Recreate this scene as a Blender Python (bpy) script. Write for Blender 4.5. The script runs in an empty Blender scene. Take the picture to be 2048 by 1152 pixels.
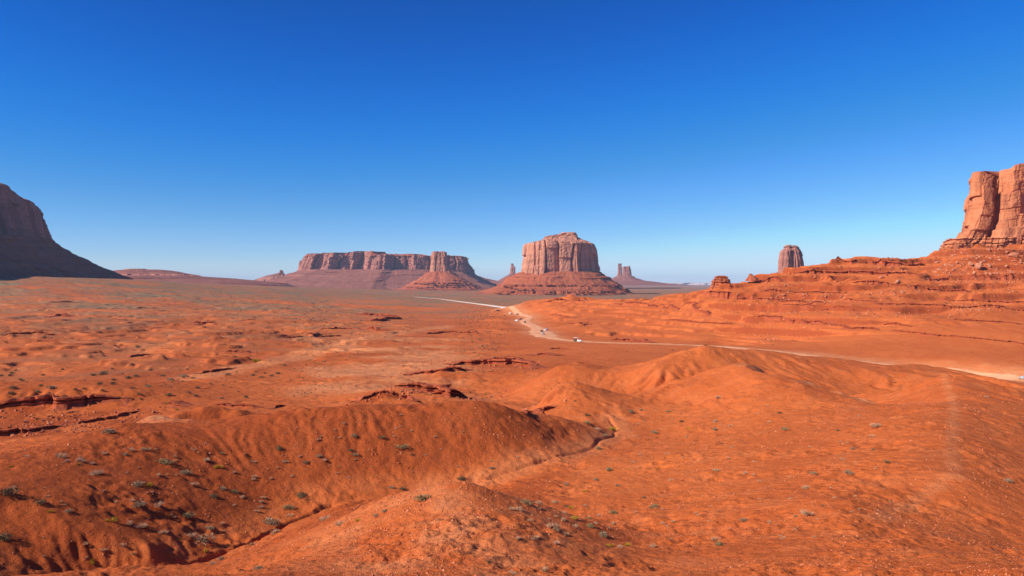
import bpy, bmesh, math, random, time
import numpy as np
from mathutils import Vector, Matrix

T0 = time.time()
scene = bpy.context.scene
COL = scene.collection
R = math.radians

# ------------------------------------------------------------------ camera, sky, sun, exposure
CAMZ, FPX, HZ = 45.0, 1600.0, 568.0          # camera height, focal length in photo pixels, horizon row
cam_d = bpy.data.cameras.new("camera")
cam = bpy.data.objects.new("camera", cam_d)
COL.objects.link(cam)
cam.location = (0, 0, CAMZ)
cam.rotation_euler = (R(90), 0, 0)
cam_d.sensor_width = 36
cam_d.lens = 36 * FPX / 2048
cam_d.shift_y = -8.0 / 2048
cam_d.clip_start = 0.5
cam_d.clip_end = 120000
scene.camera = cam

SUN_AZ, SUN_EL = -113.0, 32.0                # degrees; azimuth measured to the right of the view direction
world = bpy.data.worlds.new("World")
scene.world = world
world.use_nodes = True
wn = world.node_tree
wn.nodes.clear()
sky = wn.nodes.new("ShaderNodeTexSky")
sky.sky_type = 'NISHITA'
sky.sun_disc = False
sky.sun_elevation = R(SUN_EL)
sky.sun_rotation = R(SUN_AZ)
sky.air_density = 1.0
sky.dust_density = 0.3
sky.ozone_density = 8.0
sky.altitude = 2500
pre = wn.nodes.new("ShaderNodeVectorMath"); pre.operation = 'SCALE'; pre.inputs['Scale'].default_value = 0.1
cur = wn.nodes.new("ShaderNodeRGBCurve")
SKY_CURVE = (((0, 0), (.064, .0), (.078, .001), (.105, .012), (.16, .072), (.27, .23), (.43, .47), (1, .6)),
             ((0, 0), (.144, .072), (.175, .104), (.228, .165), (.326, .268), (.465, .45), (.57, .61), (1, .7)),
             ((0, 0), (.335, .355), (.394, .450), (.48, .545), (.598, .60), (.665, .69), (1, .8)))
for c, pts in zip(cur.mapping.curves[:3], SKY_CURVE):
    while len(c.points) > 2: c.points.remove(c.points[1])
    c.points[0].location = pts[0]; c.points[-1].location = pts[-1]
    for q in pts[1:-1]: c.points.new(*q)
cur.mapping.use_clip = False
cur.mapping.update()
post = wn.nodes.new("ShaderNodeVectorMath"); post.operation = 'SCALE'; post.inputs['Scale'].default_value = 10.0
bg = wn.nodes.new("ShaderNodeBackground")
bg.inputs[1].default_value = 0.095
wo = wn.nodes.new("ShaderNodeOutputWorld")
wn.links.new(sky.outputs[0], pre.inputs[0])
wn.links.new(pre.outputs[0], cur.inputs['Color'])
wn.links.new(cur.outputs[0], post.inputs[0])
wn.links.new(post.outputs[0], bg.inputs[0])
wn.links.new(bg.outputs[0], wo.inputs[0])

sun_d = bpy.data.lights.new("sun", 'SUN')
sun_d.energy = 5.0
sun_d.angle = R(0.53)
sun_d.color = (1.0, 0.90, 0.76)
sun = bpy.data.objects.new("sun", sun_d)
COL.objects.link(sun)
to_sun = Vector((math.sin(R(SUN_AZ)) * math.cos(R(SUN_EL)), math.cos(R(SUN_AZ)) * math.cos(R(SUN_EL)), math.sin(R(SUN_EL))))
sun.rotation_euler = to_sun.to_track_quat('Z', 'Y').to_euler()
sun.location = (-200, -60, 300)

vs = scene.view_settings
vs.view_transform = 'Standard'
vs.look = 'None'
vs.exposure = 0.50
vs.gamma = 1.0
vs.use_curve_mapping = False
scene.cycles.max_bounces = 5
scene.cycles.diffuse_bounces = 3
scene.cycles.glossy_bounces = 2
scene.cycles.volume_bounces = 1
scene.cycles.use_denoising = True

# ------------------------------------------------------------------ helpers
def zof(py, D):
    return CAMZ - (py - HZ) / FPX * D

def xof(px, D):
    return (px - 1024.0) / FPX * D

def tag(o, label=None, cat=None, group=None, kind=None):
    if label: o['label'] = label
    if cat: o['category'] = cat
    if group: o['group'] = group
    if kind: o['kind'] = kind
    return o

def empty(name, loc=(0, 0, 0), rz=0.0):
    o = bpy.data.objects.new(name, None)
    COL.objects.link(o)
    o.location = loc
    o.rotation_euler = (0, 0, rz)
    o.empty_display_size = 1.0
    return o

def link(name, me, parent=None):
    o = bpy.data.objects.new(name, me)
    COL.objects.link(o)
    if parent is not None:
        o.parent = parent
    return o

def np_mesh(name, verts, faces, mat=None, smooth=False):
    """faces: (n,3) or (n,4) int array"""
    verts = np.ascontiguousarray(verts, dtype=np.float32)
    faces = np.ascontiguousarray(faces, dtype=np.int32)
    me = bpy.data.meshes.new(name)
    nf, k = faces.shape
    me.vertices.add(len(verts))
    me.vertices.foreach_set("co", verts.ravel())
    me.loops.add(nf * k)
    me.loops.foreach_set("vertex_index", faces.ravel())
    me.polygons.add(nf)
    me.polygons.foreach_set("loop_start", np.arange(0, nf * k, k, dtype=np.int32))
    me.polygons.foreach_set("loop_total", np.full(nf, k, dtype=np.int32))
    me.polygons.foreach_set("use_smooth", np.full(nf, smooth, dtype=bool))
    if mat: me.materials.append(mat)
    me.update(calc_edges=True)
    me.validate()
    return me

def attr(me, name, vals):
    a = me.attributes.new(name, 'FLOAT', 'POINT')
    a.data.foreach_set("value", np.ascontiguousarray(vals, dtype=np.float32).ravel())

# ---- noise
def _h(ix, iy, seed):
    n = (ix.astype(np.int64) * 374761393 + iy.astype(np.int64) * 668265263 + seed * 974711) & 0xFFFFFFFF
    n = ((n ^ (n >> 13)) * 1274126177) & 0xFFFFFFFF
    n = (n ^ (n >> 16)) & 0xFFFFFFFF
    return n.astype(np.float64) / 4294967295.0

def pnoise(x, y, seed=0):
    x0 = np.floor(x); y0 = np.floor(y)
    fx = x - x0; fy = y - y0
    ix = x0.astype(np.int64); iy = y0.astype(np.int64)
    u = fx * fx * fx * (fx * (fx * 6 - 15) + 10)
    v = fy * fy * fy * (fy * (fy * 6 - 15) + 10)
    def g(a, b, dx, dy):
        t = _h(a, b, seed) * 6.2831853
        return np.cos(t) * dx + np.sin(t) * dy
    n00 = g(ix, iy, fx, fy); n10 = g(ix + 1, iy, fx - 1, fy)
    n01 = g(ix, iy + 1, fx, fy - 1); n11 = g(ix + 1, iy + 1, fx - 1, fy - 1)
    a = n00 + u * (n10 - n00); b = n01 + u * (n11 - n01)
    return (a + v * (b - a)) * 1.5

def fbm(x, y, seed=0, octv=4, gain=0.5):
    s = 0; a = 1.0
    for k in range(octv):
        s = s + a * pnoise(x, y, seed + k * 17)
        x = x * 2.03 + 11.3; y = y * 2.03 + 7.7; a *= gain
    return s

def ridged(x, y, seed=0, octv=3):
    s = 0; a = 1.0
    for k in range(octv):
        s = s + a * (1 - 2 * np.abs(pnoise(x, y, seed + k * 13)))
        x = x * 2.1 + 3.1; y = y * 2.1 + 9.2; a *= 0.5
    return s

def sstep(a, b, x):
    t = np.clip((x - a) / (b - a), 0, 1)
    return t * t * (3 - 2 * t)

# ------------------------------------------------------------------ materials
def new_mat(name, rough=0.9, spec=0.15):
    m = bpy.data.materials.new(name)
    m.use_nodes = True
    nt = m.node_tree
    p = nt.nodes['Principled BSDF']
    p.inputs['Roughness'].default_value = rough
    p.inputs['Specular IOR Level'].default_value = spec
    return m, nt, p

def nd(nt, typ, **kw):
    n = nt.nodes.new(typ)
    for k, v in kw.items():
        setattr(n, k, v)
    return n

def noise_node(nt, vec, scale, detail=4, rough=0.55, sc3=None):
    if sc3:
        mp = nd(nt, 'ShaderNodeMapping')
        mp.inputs['Scale'].default_value = sc3
        nt.links.new(vec, mp.inputs[0]); vec = mp.outputs[0]
    n = nd(nt, 'ShaderNodeTexNoise')
    n.inputs['Scale'].default_value = scale
    n.inputs['Detail'].default_value = detail
    n.inputs['Roughness'].default_value = rough
    nt.links.new(vec, n.inputs['Vector'])
    return n.outputs[0]

def ramp(nt, fac, a, b):
    n = nd(nt, 'ShaderNodeMapRange')
    n.inputs[1].default_value = a; n.inputs[2].default_value = b
    nt.links.new(fac, n.inputs[0])
    return n.outputs[0]

def mixc(nt, fac, a, b, mode='MIX'):
    n = nd(nt, 'ShaderNodeMix', data_type='RGBA', blend_type=mode)
    for s, v in ((n.inputs[0], fac), (n.inputs[6], a), (n.inputs[7], b)):
        if isinstance(v, (int, float)): s.default_value = v
        elif isinstance(v, tuple): s.default_value = (*v, 1)
        else: nt.links.new(v, s)
    return n.outputs[2]

def math_n(nt, op, a, b=0.0):
    n = nd(nt, 'ShaderNodeMath', operation=op)
    for s, v in ((n.inputs[0], a), (n.inputs[1], b)):
        if isinstance(v, (int, float)): s.default_value = v
        else: nt.links.new(v, s)
    return n.outputs[0]

def flat_mat(name, col, rough=0.5, spec=0.4, var=0.12, metallic=0.0):
    m, nt, p = new_mat(name, rough, spec)
    tc = nd(nt, 'ShaderNodeTexCoord')
    n = noise_node(nt, tc.outputs['Object'], 3.0, 4)
    c = mixc(nt, n, tuple(v * (1 - var) for v in col), tuple(min(1, v * (1 + var)) for v in col))
    nt.links.new(c, p.inputs['Base Color'])
    p.inputs['Metallic'].default_value = metallic
    return m

SOIL_A = (0.565, 0.137, 0.034)
SOIL_B = (0.485, 0.105, 0.026)
SOIL_P = (0.65, 0.225, 0.088)

def ground_material():
    m, nt, p = new_mat("desert_soil", 0.95, 0.05)
    geo = nd(nt, 'ShaderNodeNewGeometry')
    pos = geo.outputs['Position']
    def at(n):
        a = nd(nt, 'ShaderNodeAttribute', attribute_name=n)
        return a.outputs['Fac']
    big = noise_node(nt, pos, 0.02, 5)
    med = noise_node(nt, pos, 0.22, 5, 0.6)
    fine = noise_node(nt, pos, 2.2, 5, 0.65)
    c = mixc(nt, ramp(nt, big, .35, .65), SOIL_A, SOIL_B)
    c = mixc(nt, math_n(nt, 'MULTIPLY', ramp(nt, med, .48, .75), .35), c, SOIL_P)
    c = mixc(nt, math_n(nt, 'MULTIPLY', ramp(nt, fine, .5, .8), .30), c, SOIL_P)
    c = mixc(nt, math_n(nt, 'MULTIPLY', ramp(nt, fine, .45, .2), .40), c, (0.27, 0.052, 0.018))
    grain = noise_node(nt, pos, 7.5, 4, 0.7)
    c = mixc(nt, math_n(nt, 'MULTIPLY', ramp(nt, grain, .52, .72), .38), c, (0.66, 0.24, 0.105))
    c = mixc(nt, math_n(nt, 'MULTIPLY', ramp(nt, grain, .46, .28), .50), c, (0.22, 0.042, 0.014))
    patch = noise_node(nt, pos, 0.07, 6, 0.62)
    c = mixc(nt, math_n(nt, 'MULTIPLY', ramp(nt, patch, .54, .70), .22), c, (0.40, 0.074, 0.020))
    c = mixc(nt, math_n(nt, 'MULTIPLY', ramp(nt, patch, .44, .30), .35), c, (0.63, 0.165, 0.050))
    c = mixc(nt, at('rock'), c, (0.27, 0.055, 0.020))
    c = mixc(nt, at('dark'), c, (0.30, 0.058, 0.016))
    sandf = math_n(nt, 'MULTIPLY', at('sand'), math_n(nt, 'ADD', math_n(nt, 'MULTIPLY', ramp(nt, med, .3, .7), .6), .4))
    c = mixc(nt, sandf, c, (0.62, 0.26, 0.115))
    vegn = ramp(nt, noise_node(nt, pos, 0.012, 6, 0.65), .38, .56)
    vegf = math_n(nt, 'MULTIPLY', at('veg'), math_n(nt, 'ADD', math_n(nt, 'MULTIPLY', vegn, .65), .35))
    vegc = mixc(nt, ramp(nt, noise_node(nt, pos, 0.06, 6, 0.7), .38, .62), (0.150, 0.120, 0.068), (0.31, 0.175, 0.095))
    c = mixc(nt, vegf, c, vegc)
    nt.links.new(c, p.inputs['Base Color'])
    # small clods and grains
    b1 = nd(nt, 'ShaderNodeBump'); b1.inputs['Strength'].default_value = 0.9; b1.inputs['Distance'].default_value = 0.25
    nt.links.new(noise_node(nt, pos, 1.1, 7, 0.68), b1.inputs['Height'])
    b2 = nd(nt, 'ShaderNodeBump'); b2.inputs['Strength'].default_value = 0.9; b2.inputs['Distance'].default_value = 0.09
    nt.links.new(noise_node(nt, pos, 7.0, 5, 0.7), b2.inputs['Height'])
    nt.links.new(b1.outputs[0], b2.inputs['Normal'])
    b3 = nd(nt, 'ShaderNodeBump'); b3.inputs['Strength'].default_value = 0.45; b3.inputs['Distance'].default_value = 1.3
    nt.links.new(noise_node(nt, pos, 0.30, 7, 0.65), b3.inputs['Height'])
    nt.links.new(b2.outputs[0], b3.inputs['Normal'])
    nt.links.new(b3.outputs[0], p.inputs['Normal'])
    return m

def rock_material(name, ca, cb, streak, band_scale=0.05, streak_scale=(0.05, 0.05, 0.004), streak_amt=0.6, bumpd=3.0, bumps=0.10):
    m, nt, p = new_mat(name, 0.92, 0.08)
    geo = nd(nt, 'ShaderNodeNewGeometry')
    pos = geo.outputs['Position']
    n1 = noise_node(nt, pos, bumps * 0.4, 5)
    c = mixc(nt, ramp(nt, n1, .3, .7), ca, cb)
    st = noise_node(nt, pos, 1.0, 6, 0.65, sc3=streak_scale)
    c = mixc(nt, math_n(nt, 'MULTIPLY', ramp(nt, st, .48, .66), streak_amt), c, streak)
    bd = noise_node(nt, pos, 1.0, 4, 0.6, sc3=(band_scale * .03, band_scale * .03, band_scale))
    c = mixc(nt, math_n(nt, 'MULTIPLY', ramp(nt, bd, .52, .66), 0.5), c, tuple(v * .62 for v in ca))
    c = mixc(nt, math_n(nt, 'MULTIPLY', ramp(nt, bd, .46, .34), 0.35), c, tuple(min(1, v * 1.3) for v in cb))
    nt.links.new(c, p.inputs['Base Color'])
    b = nd(nt, 'ShaderNodeBump'); b.inputs['Strength'].default_value = 0.8; b.inputs['Distance'].default_value = bumpd
    nt.links.new(noise_node(nt, pos, bumps, 7, 0.65), b.inputs['Height'])
    nt.links.new(b.outputs[0], p.inputs['Normal'])
    return m

# ------------------------------------------------------------------ terrain: control lines traced over the land, (px, py, depth)
BASE = [(1, 37.5), (8, 37.2), (20, 36.0), (40, 31.5), (60, 27.5), (80, 23.5), (100, 20.5), (150, 17.5), (200, 15), (260, 13), (330, 10), (420, 6.5),
        (600, 2.0), (800, 0.5), (1000, 0), (3000, 0), (6000, 4), (10000, 4), (40000, 6)]
_bl = np.log([b[0] for b in BASE]); _bz = np.array([b[1] for b in BASE])
def zbase(lr):
    return np.interp(lr, _bl, _bz)

LINES = []
def P(*pts): LINES.append([(a, zof(b, d), d) for a, b, d in pts])        # photo row
def Q(*pts): LINES.append([(a, z, d) for a, z, d in pts])                # height given
def crest(*pts, back=1.13, drop=6.0):
    P(*pts)
    Q(*[(a, zof(b, d) - drop, d * back) for a, b, d in pts])

# near ground and the knoll
Q((-900, 36.3, 20), (300, 36.3, 20), (1024, 36.3, 20), (1750, 36.3, 20), (2900, 36.3, 20))
P((700, 1150, 40), (900, 1150, 36), (1100, 1150, 38))
P((1300, 1150, 45), (1400, 1140, 44), (1500, 1125, 43), (1600, 1090, 47), (1750, 1035, 57), (1850, 992, 66), (1905, 950, 69), (1905, 870, 93), (1908, 800, 131), (1890, 767, 173))
P((560, 1110, 58), (600, 1060, 70), (700, 1003, 88))
P((808, 979, 68), (860, 970, 63), (908, 963, 60), (930, 964, 59), (962, 981, 58), (1044, 1000, 60), (1096, 1014, 62), (1181, 1045, 60), (1232, 1086, 56))
P((760, 1050, 55), (900, 1050, 48), (1000, 1060, 46), (1100, 1075, 48))
P((500, 1150, 54), (430, 1180, 58))
Q((800, 22, 84), (930, 21.5, 82), (1040, 21.8, 80), (1120, 22.6, 76))
P((1250, 1060, 66), (1250, 1000, 82), (1150, 960, 98), (1060, 962, 101))
# the dry wash in front of the dark ridge
P((200, 1250, 70), (370, 1150, 77), (450, 1102, 84), (560, 1058, 92), (650, 1010, 100), (720, 990, 103), (850, 978, 106), (975, 958, 109), (1040, 935, 112), (1120, 914, 119), (1200, 895, 131), (1236, 865, 147), (1222, 842, 158), (1150, 832, 162), (1078, 825, 166), (1045, 806, 200), (1010, 795, 235), (980, 790, 258))
# dark ridge
crest((-250, 960, 84), (0, 905, 95), (100, 885, 101), (170, 862, 106), (250, 842, 110), (330, 849, 113), (400, 848, 116), (480, 838, 118), (560, 822, 120), (640, 812, 122), (700, 810, 123), (800, 808, 125), (880, 806, 126), (960, 805, 127), (1000, 812, 128), (1050, 828, 130), back=1.18, drop=6.5)
P((1120, 838, 138), (1180, 852, 143), (1215, 862, 146))
P((-250, 1020, 72), (0, 992, 78), (100, 1012, 79), (200, 1040, 80), (330, 1070, 82))
P((0, 1152, 63), (150, 1150, 66), (280, 1150, 70))
P((0, 1020, 77), (150, 1068, 76), (300, 1100, 77))
P((180, 950, 90), (280, 975, 90), (380, 992, 93), (540, 1005, 99))
P((560, 900, 110), (650, 930, 108), (760, 940, 109), (900, 930, 112))
P((1000, 880, 119), (1080, 882, 123), (1150, 880, 131))
# behind the dark ridge, left
P((-250, 800, 185), (0, 797, 190), (130, 790, 195), (270, 785, 200))
P((-250, 832, 180), (0, 826, 186), (130, 818, 190), (270, 808, 196))
P((-250, 880, 158), (0, 874, 160), (130, 848, 172), (250, 836, 178), (330, 815, 190))
P((0, 772, 245), (150, 768, 252), (300, 765, 255), (400, 762, 268))
P((300, 832, 127), (325, 830, 127), (360, 838, 128))
crest((350, 832, 138), (410, 812, 142), (480, 826, 142), back=1.1, drop=4)
P((280, 850, 119), (340, 836, 126))
P((380, 806, 200), (500, 812, 190), (560, 815, 192), (620, 800, 210), (700, 770, 252), (760, 755, 275))
crest((695, 812, 150), (735, 792, 158), (765, 779, 161), (795, 790, 159), (840, 807, 152), back=1.12, drop=6)
# swell between the two washes
P((330, 772, 265), (420, 757, 292), (560, 738, 335), (700, 710, 420), (760, 703, 450))
P((300, 766, 290), (420, 745, 325), (500, 732, 360), (640, 700, 470), (760, 672, 610))
P((560, 768, 262), (640, 752, 290), (720, 733, 330))
# middle badlands
P((880, 777, 263), (930, 787, 258), (980, 791, 256))
crest((860, 752, 285), (930, 745, 288), (1000, 742, 290), (1060, 741, 292), back=1.25, drop=1.0)
crest((800, 772, 222), (870, 777, 226), (945, 799, 215), back=1.08, drop=4)
P((1000, 716, 370), (1100, 712, 390), (1200, 705, 420))
crest((1114, 736, 240), (1155, 727, 246), (1190, 731, 246), (1212, 742, 241), back=1.15, drop=5)
P((1085, 775, 222), (1130, 776, 213), (1195, 774, 214), (1250, 780, 213))
crest((1240, 738, 238), (1277, 725, 240), (1296, 732, 232), back=1.12, drop=5)
crest((1076, 818, 171), (1095, 788, 174), (1120, 766, 177), (1155, 762, 179), (1207, 767, 182), (1260, 774, 184), (1310, 783, 186), back=1.1, drop=5.0)
P((1262, 832, 163), (1310, 802, 176))
P((1350, 900, 116), (1500, 900, 104), (1700, 900, 95))
P((1350, 1000, 80), (1500, 1000, 69), (1700, 1000, 60))
P((1300, 1090, 58), (1420, 1070, 60))
P((1400, 832, 148), (1600, 830, 131), (1750, 840, 120))
# pale ridge and the hills before the road
crest((1345, 772, 194), (1400, 752, 203), (1470, 732, 208), (1500, 737, 199), (1560, 757, 178), (1650, 778, 160), (1740, 797, 147), (1800, 812, 140), back=1.04, drop=3.0)
P((1560, 790, 196), (1650, 812, 184), (1740, 826, 172))
crest((1298, 733, 226), (1346, 715, 231), (1408, 689, 236), (1461, 698, 241), (1537, 703, 248), (1585, 710, 253), (1681, 717, 263), (1729, 729, 270), back=1.25, drop=12)
P((1350, 752, 212), (1440, 745, 219), (1500, 750, 217), (1600, 772, 214), (1680, 790, 212), (1770, 806, 208))
crest((1777, 729, 285), (1844, 726, 285), (1920, 741, 272), (1968, 755, 262), (2035, 767, 255), (2200, 790, 248), back=1.2, drop=8)
P((1850, 765, 215), (1960, 785, 205), (2048, 800, 185))
P((2048, 1100, 55), (2048, 963, 72), (2048, 870, 105))
P((2150, 1080, 60), (2300, 1020, 72), (2300, 930, 106), (2300, 870, 165))
# far left plain
P((-300, 765, 340), (0, 760, 350), (120, 740, 400))
P((-300, 700, 520), (0, 700, 520), (200, 690, 560), (400, 680, 610))
P((-300, 640, 860), (0, 640, 850), (200, 634, 950), (400, 632, 1000), (700, 640, 950), (860, 645, 930))
P((-300, 600, 1300), (0, 600, 1300), (200, 600, 1350), (400, 602, 1450), (700, 606, 1700))
P((-400, 574, 1500), (0, 575, 1540), (200, 577, 1640), (400, 581, 1950), (700, 590, 2500))
P((-400, 555, 1800), (0, 556, 1850), (150, 557, 1930), (265, 562, 2050), (400, 568, 2700), (500, 572, 3600))
Q((-400, 62, 2600), (0, 62, 2700), (200, 62, 2900))
Q((-400, 60, 4000), (100, 60, 4200), (300, 45, 4500), (480, 25, 4700))
# far centre
P((520, 577, 5200), (700, 579, 5000), (950, 581, 4900))
Q((960, 0, 3300), (1150, -4, 3300), (1300, -2, 3300), (1500, 0, 3300))
Q((1000, 2, 8000), (1300, 2, 8000), (1600, 2, 8000))
Q((400, 4, 20000), (1000, 4, 20000), (1500, 4, 20000), (2000, 4, 20000))
# red swell beyond the road
crest((1018, 613, 1250), (1050, 604, 1250), (1090, 599, 1250), (1135, 598, 1240), (1150, 593, 1230), (1172, 603, 1200), (1240, 604, 1150), (1340, 602, 1050), (1370, 590, 1000), (1420, 584, 900), back=1.15, drop=16)
P((1085, 636, 1040), (1150, 650, 860), (1300, 660, 775), (1400, 660, 715), (1550, 670, 650), (1700, 690, 545), (1900, 722, 462), (2048, 738, 432), (2250, 760, 400))
P((1100, 618, 1150), (1200, 622, 1020), (1300, 625, 930), (1400, 622, 850))
# right ridge up to the cliff foot
P((2300, 705, 480), (2048, 700, 500), (1850, 685, 540), (1700, 665, 590), (1600, 650, 650))
P((2300, 655, 560), (2048, 650, 580), (1850, 640, 595), (1700, 632, 635), (1500, 632, 700))
P((2300, 622, 640), (2048, 620, 650), (1850, 607, 680), (1700, 600, 705), (1500, 600, 765), (1430, 602, 800))
P((2300, 590, 710), (2048, 590, 725), (1850, 572, 765), (1700, 572, 770), (1500, 575, 805))
P((2300, 555, 780), (2048, 556, 795), (1850, 548, 820), (1700, 545, 825))
crest((1420, 583, 820), (1470, 568, 820), (1495, 564, 825), (1530, 551, 832), (1600, 540, 850), (1643, 521, 866), (1700, 520, 872), (1790, 520, 880), (1850, 522, 884), (1880, 512, 890), back=1.2, drop=25)
P((1900, 497, 905), (1960, 492, 905), (2048, 492, 900), (2300, 490, 890))
Q((1900, 70, 1150), (2300, 80, 1150), (2300, 40, 1600), (1900, 10, 1600))
Q((1600, 10, 1300), (1600, 0, 2200), (2200, 0, 3000))

ROAD = [(2330, 792, 330), (2190, 774, 375), (2048, 760, 418), (1960, 752, 440), (1850, 740, 458), (1700, 722, 482), (1560, 704, 515), (1440, 693, 552), (1330, 688, 580), (1230, 686, 605), (1157, 683, 628),
        (1120, 679, 650), (1092, 674, 685), (1083, 665, 742), (1076, 657, 812), (1056, 647.5, 905), (1049, 642, 975), (1054, 638, 1030), (1061, 635, 1080), (1052, 632, 1125), (1038, 629, 1180), (1020, 626, 1240),
        (996, 622, 1333), (978, 619.5, 1400), (985, 616, 1480), (1000, 615, 1520), (1010, 615.5, 1535)]
ROAD2 = [(1022, 617, 1500), (1010, 615, 1550), (980, 611, 1680), (930, 604.5, 1980), (880, 598, 2400), (830, 594, 2780)]
LINES.append([(a, zof(b, d), d) for a, b, d in ROAD[:23]])
LINES.append([(a, zof(b, d), d) for a, b, d in ROAD2[1:]])

def resample(poly, step):
    out = []
    for (a, b) in zip(poly[:-1], poly[1:]):
        a = np.array(a, float); b = np.array(b, float)
        n = max(1, int(np.linalg.norm(b - a) / step))
        for k in range(n):
            out.append(a + (b - a) * k / n)
    out.append(np.array(poly[-1], float))
    return np.array(out)

cp = []
for ln in LINES:
    pl = []
    for a, z, d in ln:
        x = xof(a, d)
        rho = math.hypot(x, d)
        pl.append((math.atan2(x, d), math.log(rho), (z - zbase(math.log(rho))) / rho))
    cp.append(resample(pl, 0.028))
anch = []
for ph in (-3.1, -2.5, -1.9, -1.4, -1.05, 1.05, 1.4, 1.9, 2.5, 3.1):
    for lr in np.arange(0.5, 10.6, 0.9):
        anch.append((ph, lr, 0.0))
for ph in np.arange(-0.9, 0.91, 0.15):
    for lr in (1.0, 1.8, 2.5):
        anch.append((ph, lr, 0.0))
cp.append(np.array(anch))
cp = np.concatenate(cp)
key = np.round(cp[:, :2] / 0.012).astype(int)
_, ui = np.unique(key, axis=0, return_index=True)
cp = cp[np.sort(ui)]
NC = len(cp)
dd = np.sqrt(((cp[:, None, :2] - cp[None, :, :2]) ** 2).sum(-1) + 1e-5)
Amat = np.zeros((NC + 3, NC + 3))
Amat[:NC, :NC] = dd - np.eye(NC) * 0.0006
Amat[:NC, NC] = 1; Amat[:NC, NC + 1:] = cp[:, :2]
Amat[NC, :NC] = 1; Amat[NC + 1:, :NC] = cp[:, :2].T
wts = np.linalg.solve(Amat, np.concatenate([cp[:, 2], np.zeros(3)]))

def spline(ph, lr):
    sh = ph.shape
    q = np.stack([ph.ravel(), lr.ravel()], 1).astype(np.float32)
    out = np.empty(len(q), np.float32)
    c32 = cp[:, :2].astype(np.float32); w32 = wts[:NC].astype(np.float32)
    for i in range(0, len(q), 20000):
        s = q[i:i + 20000]
        d = np.sqrt((s[:, 0:1] - c32[None, :, 0]) ** 2 + (s[:, 1:2] - c32[None, :, 1]) ** 2 + 1e-5)
        out[i:i + 20000] = d @ w32
    out += (wts[NC] + wts[NC + 1] * q[:, 0] + wts[NC + 2] * q[:, 1]).astype(np.float32)
    return out.reshape(sh).astype(np.float64)

def bil(grid, fi, fj):
    i = np.clip(np.floor(fi).astype(int), 0, grid.shape[0] - 2)
    j = np.clip(np.floor(fj).astype(int), 0, grid.shape[1] - 2)
    a = np.clip(fi - i, 0, 1); b = np.clip(fj - j, 0, 1)
    return (grid[i, j] * (1 - a) * (1 - b) + grid[i + 1, j] * a * (1 - b) + grid[i, j + 1] * (1 - a) * b + grid[i + 1, j + 1] * a * b)

# roads in world coordinates, for masks
def world_line(poly, step):
    return resample([(xof(a, d), d) for a, b, d in poly], step)
road_pts = np.concatenate([world_line(ROAD, 6.0), world_line(ROAD2, 12.0)])
def road_dist(X, Y):
    sh = X.shape; x = X.ravel(); y = Y.ravel()
    out = np.full(x.shape, 1e6, np.float32)
    r = np.hypot(x, y)
    sel = np.where((r > 290) & (r < 4600) & (y > 0))[0]
    for i in range(0, len(sel), 20000):
        s = sel[i:i + 20000]
        d = (x[s, None].astype(np.float32) - road_pts[None, :, 0].astype(np.float32)) ** 2 + (y[s, None].astype(np.float32) - road_pts[None, :, 1].astype(np.float32)) ** 2
        out[s] = np.sqrt(d.min(1))
    return out.reshape(sh)

# final grid (polar, fine inside the view)
CA = 1 / 620.0
ph_f = np.concatenate([np.linspace(-math.pi, -1.2, 16)[:-1], np.linspace(-1.2, -0.66, 34)[:-1], np.arange(-0.66, 0.66, CA), np.linspace(0.66, 1.2, 34)[1:], np.linspace(1.2, math.pi, 16)[1:]])
lr_f = np.concatenate([np.linspace(0.4, math.log(26), 40)[:-1], np.arange(math.log(26), math.log(260), 1 / 330.0), np.arange(math.log(260), math.log(1500), 1 / 400.0), np.linspace(math.log(1500), math.log(40000), 330)])
NP, NL = len(ph_f), len(lr_f)

# coarse spline table
ph_c = np.concatenate([np.linspace(-math.pi, -0.8, 24)[:-1], np.arange(-0.8, 0.8, 1 / 190.0), np.linspace(0.8, math.pi, 24)])
lr_c = np.concatenate([np.linspace(0.4, 2.6, 12)[:-1], np.arange(2.6, math.log(3500), 1 / 170.0), np.linspace(math.log(3500), math.log(40000), 60)[1:]])
PC, LC = np.meshgrid(ph_c, lr_c, indexing='ij')
tab = spline(PC, LC)
tab[0] = tab[-1] = 0.5 * (tab[0] + tab[-1])
def tabz(ph, lr):
    fi = np.interp(ph, ph_c, np.arange(len(ph_c))); fj = np.interp(lr, lr_c, np.arange(len(lr_c)))
    return zbase(lr) + bil(tab, fi, fj) * np.exp(lr)
print("spline", NC, round(time.time() - T0, 1))

def left_plain(px, D):
    """weight of the hummocky plain on the left of the picture"""
    return (1 - sstep(640, 980, px)) * sstep(235, 380, D) * (1 - sstep(1500, 2300, D))

def right_ridge(px, D):
    return sstep(1380, 1480, px) * sstep(560, 640, D) * (1 - sstep(960, 1100, D))

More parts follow.
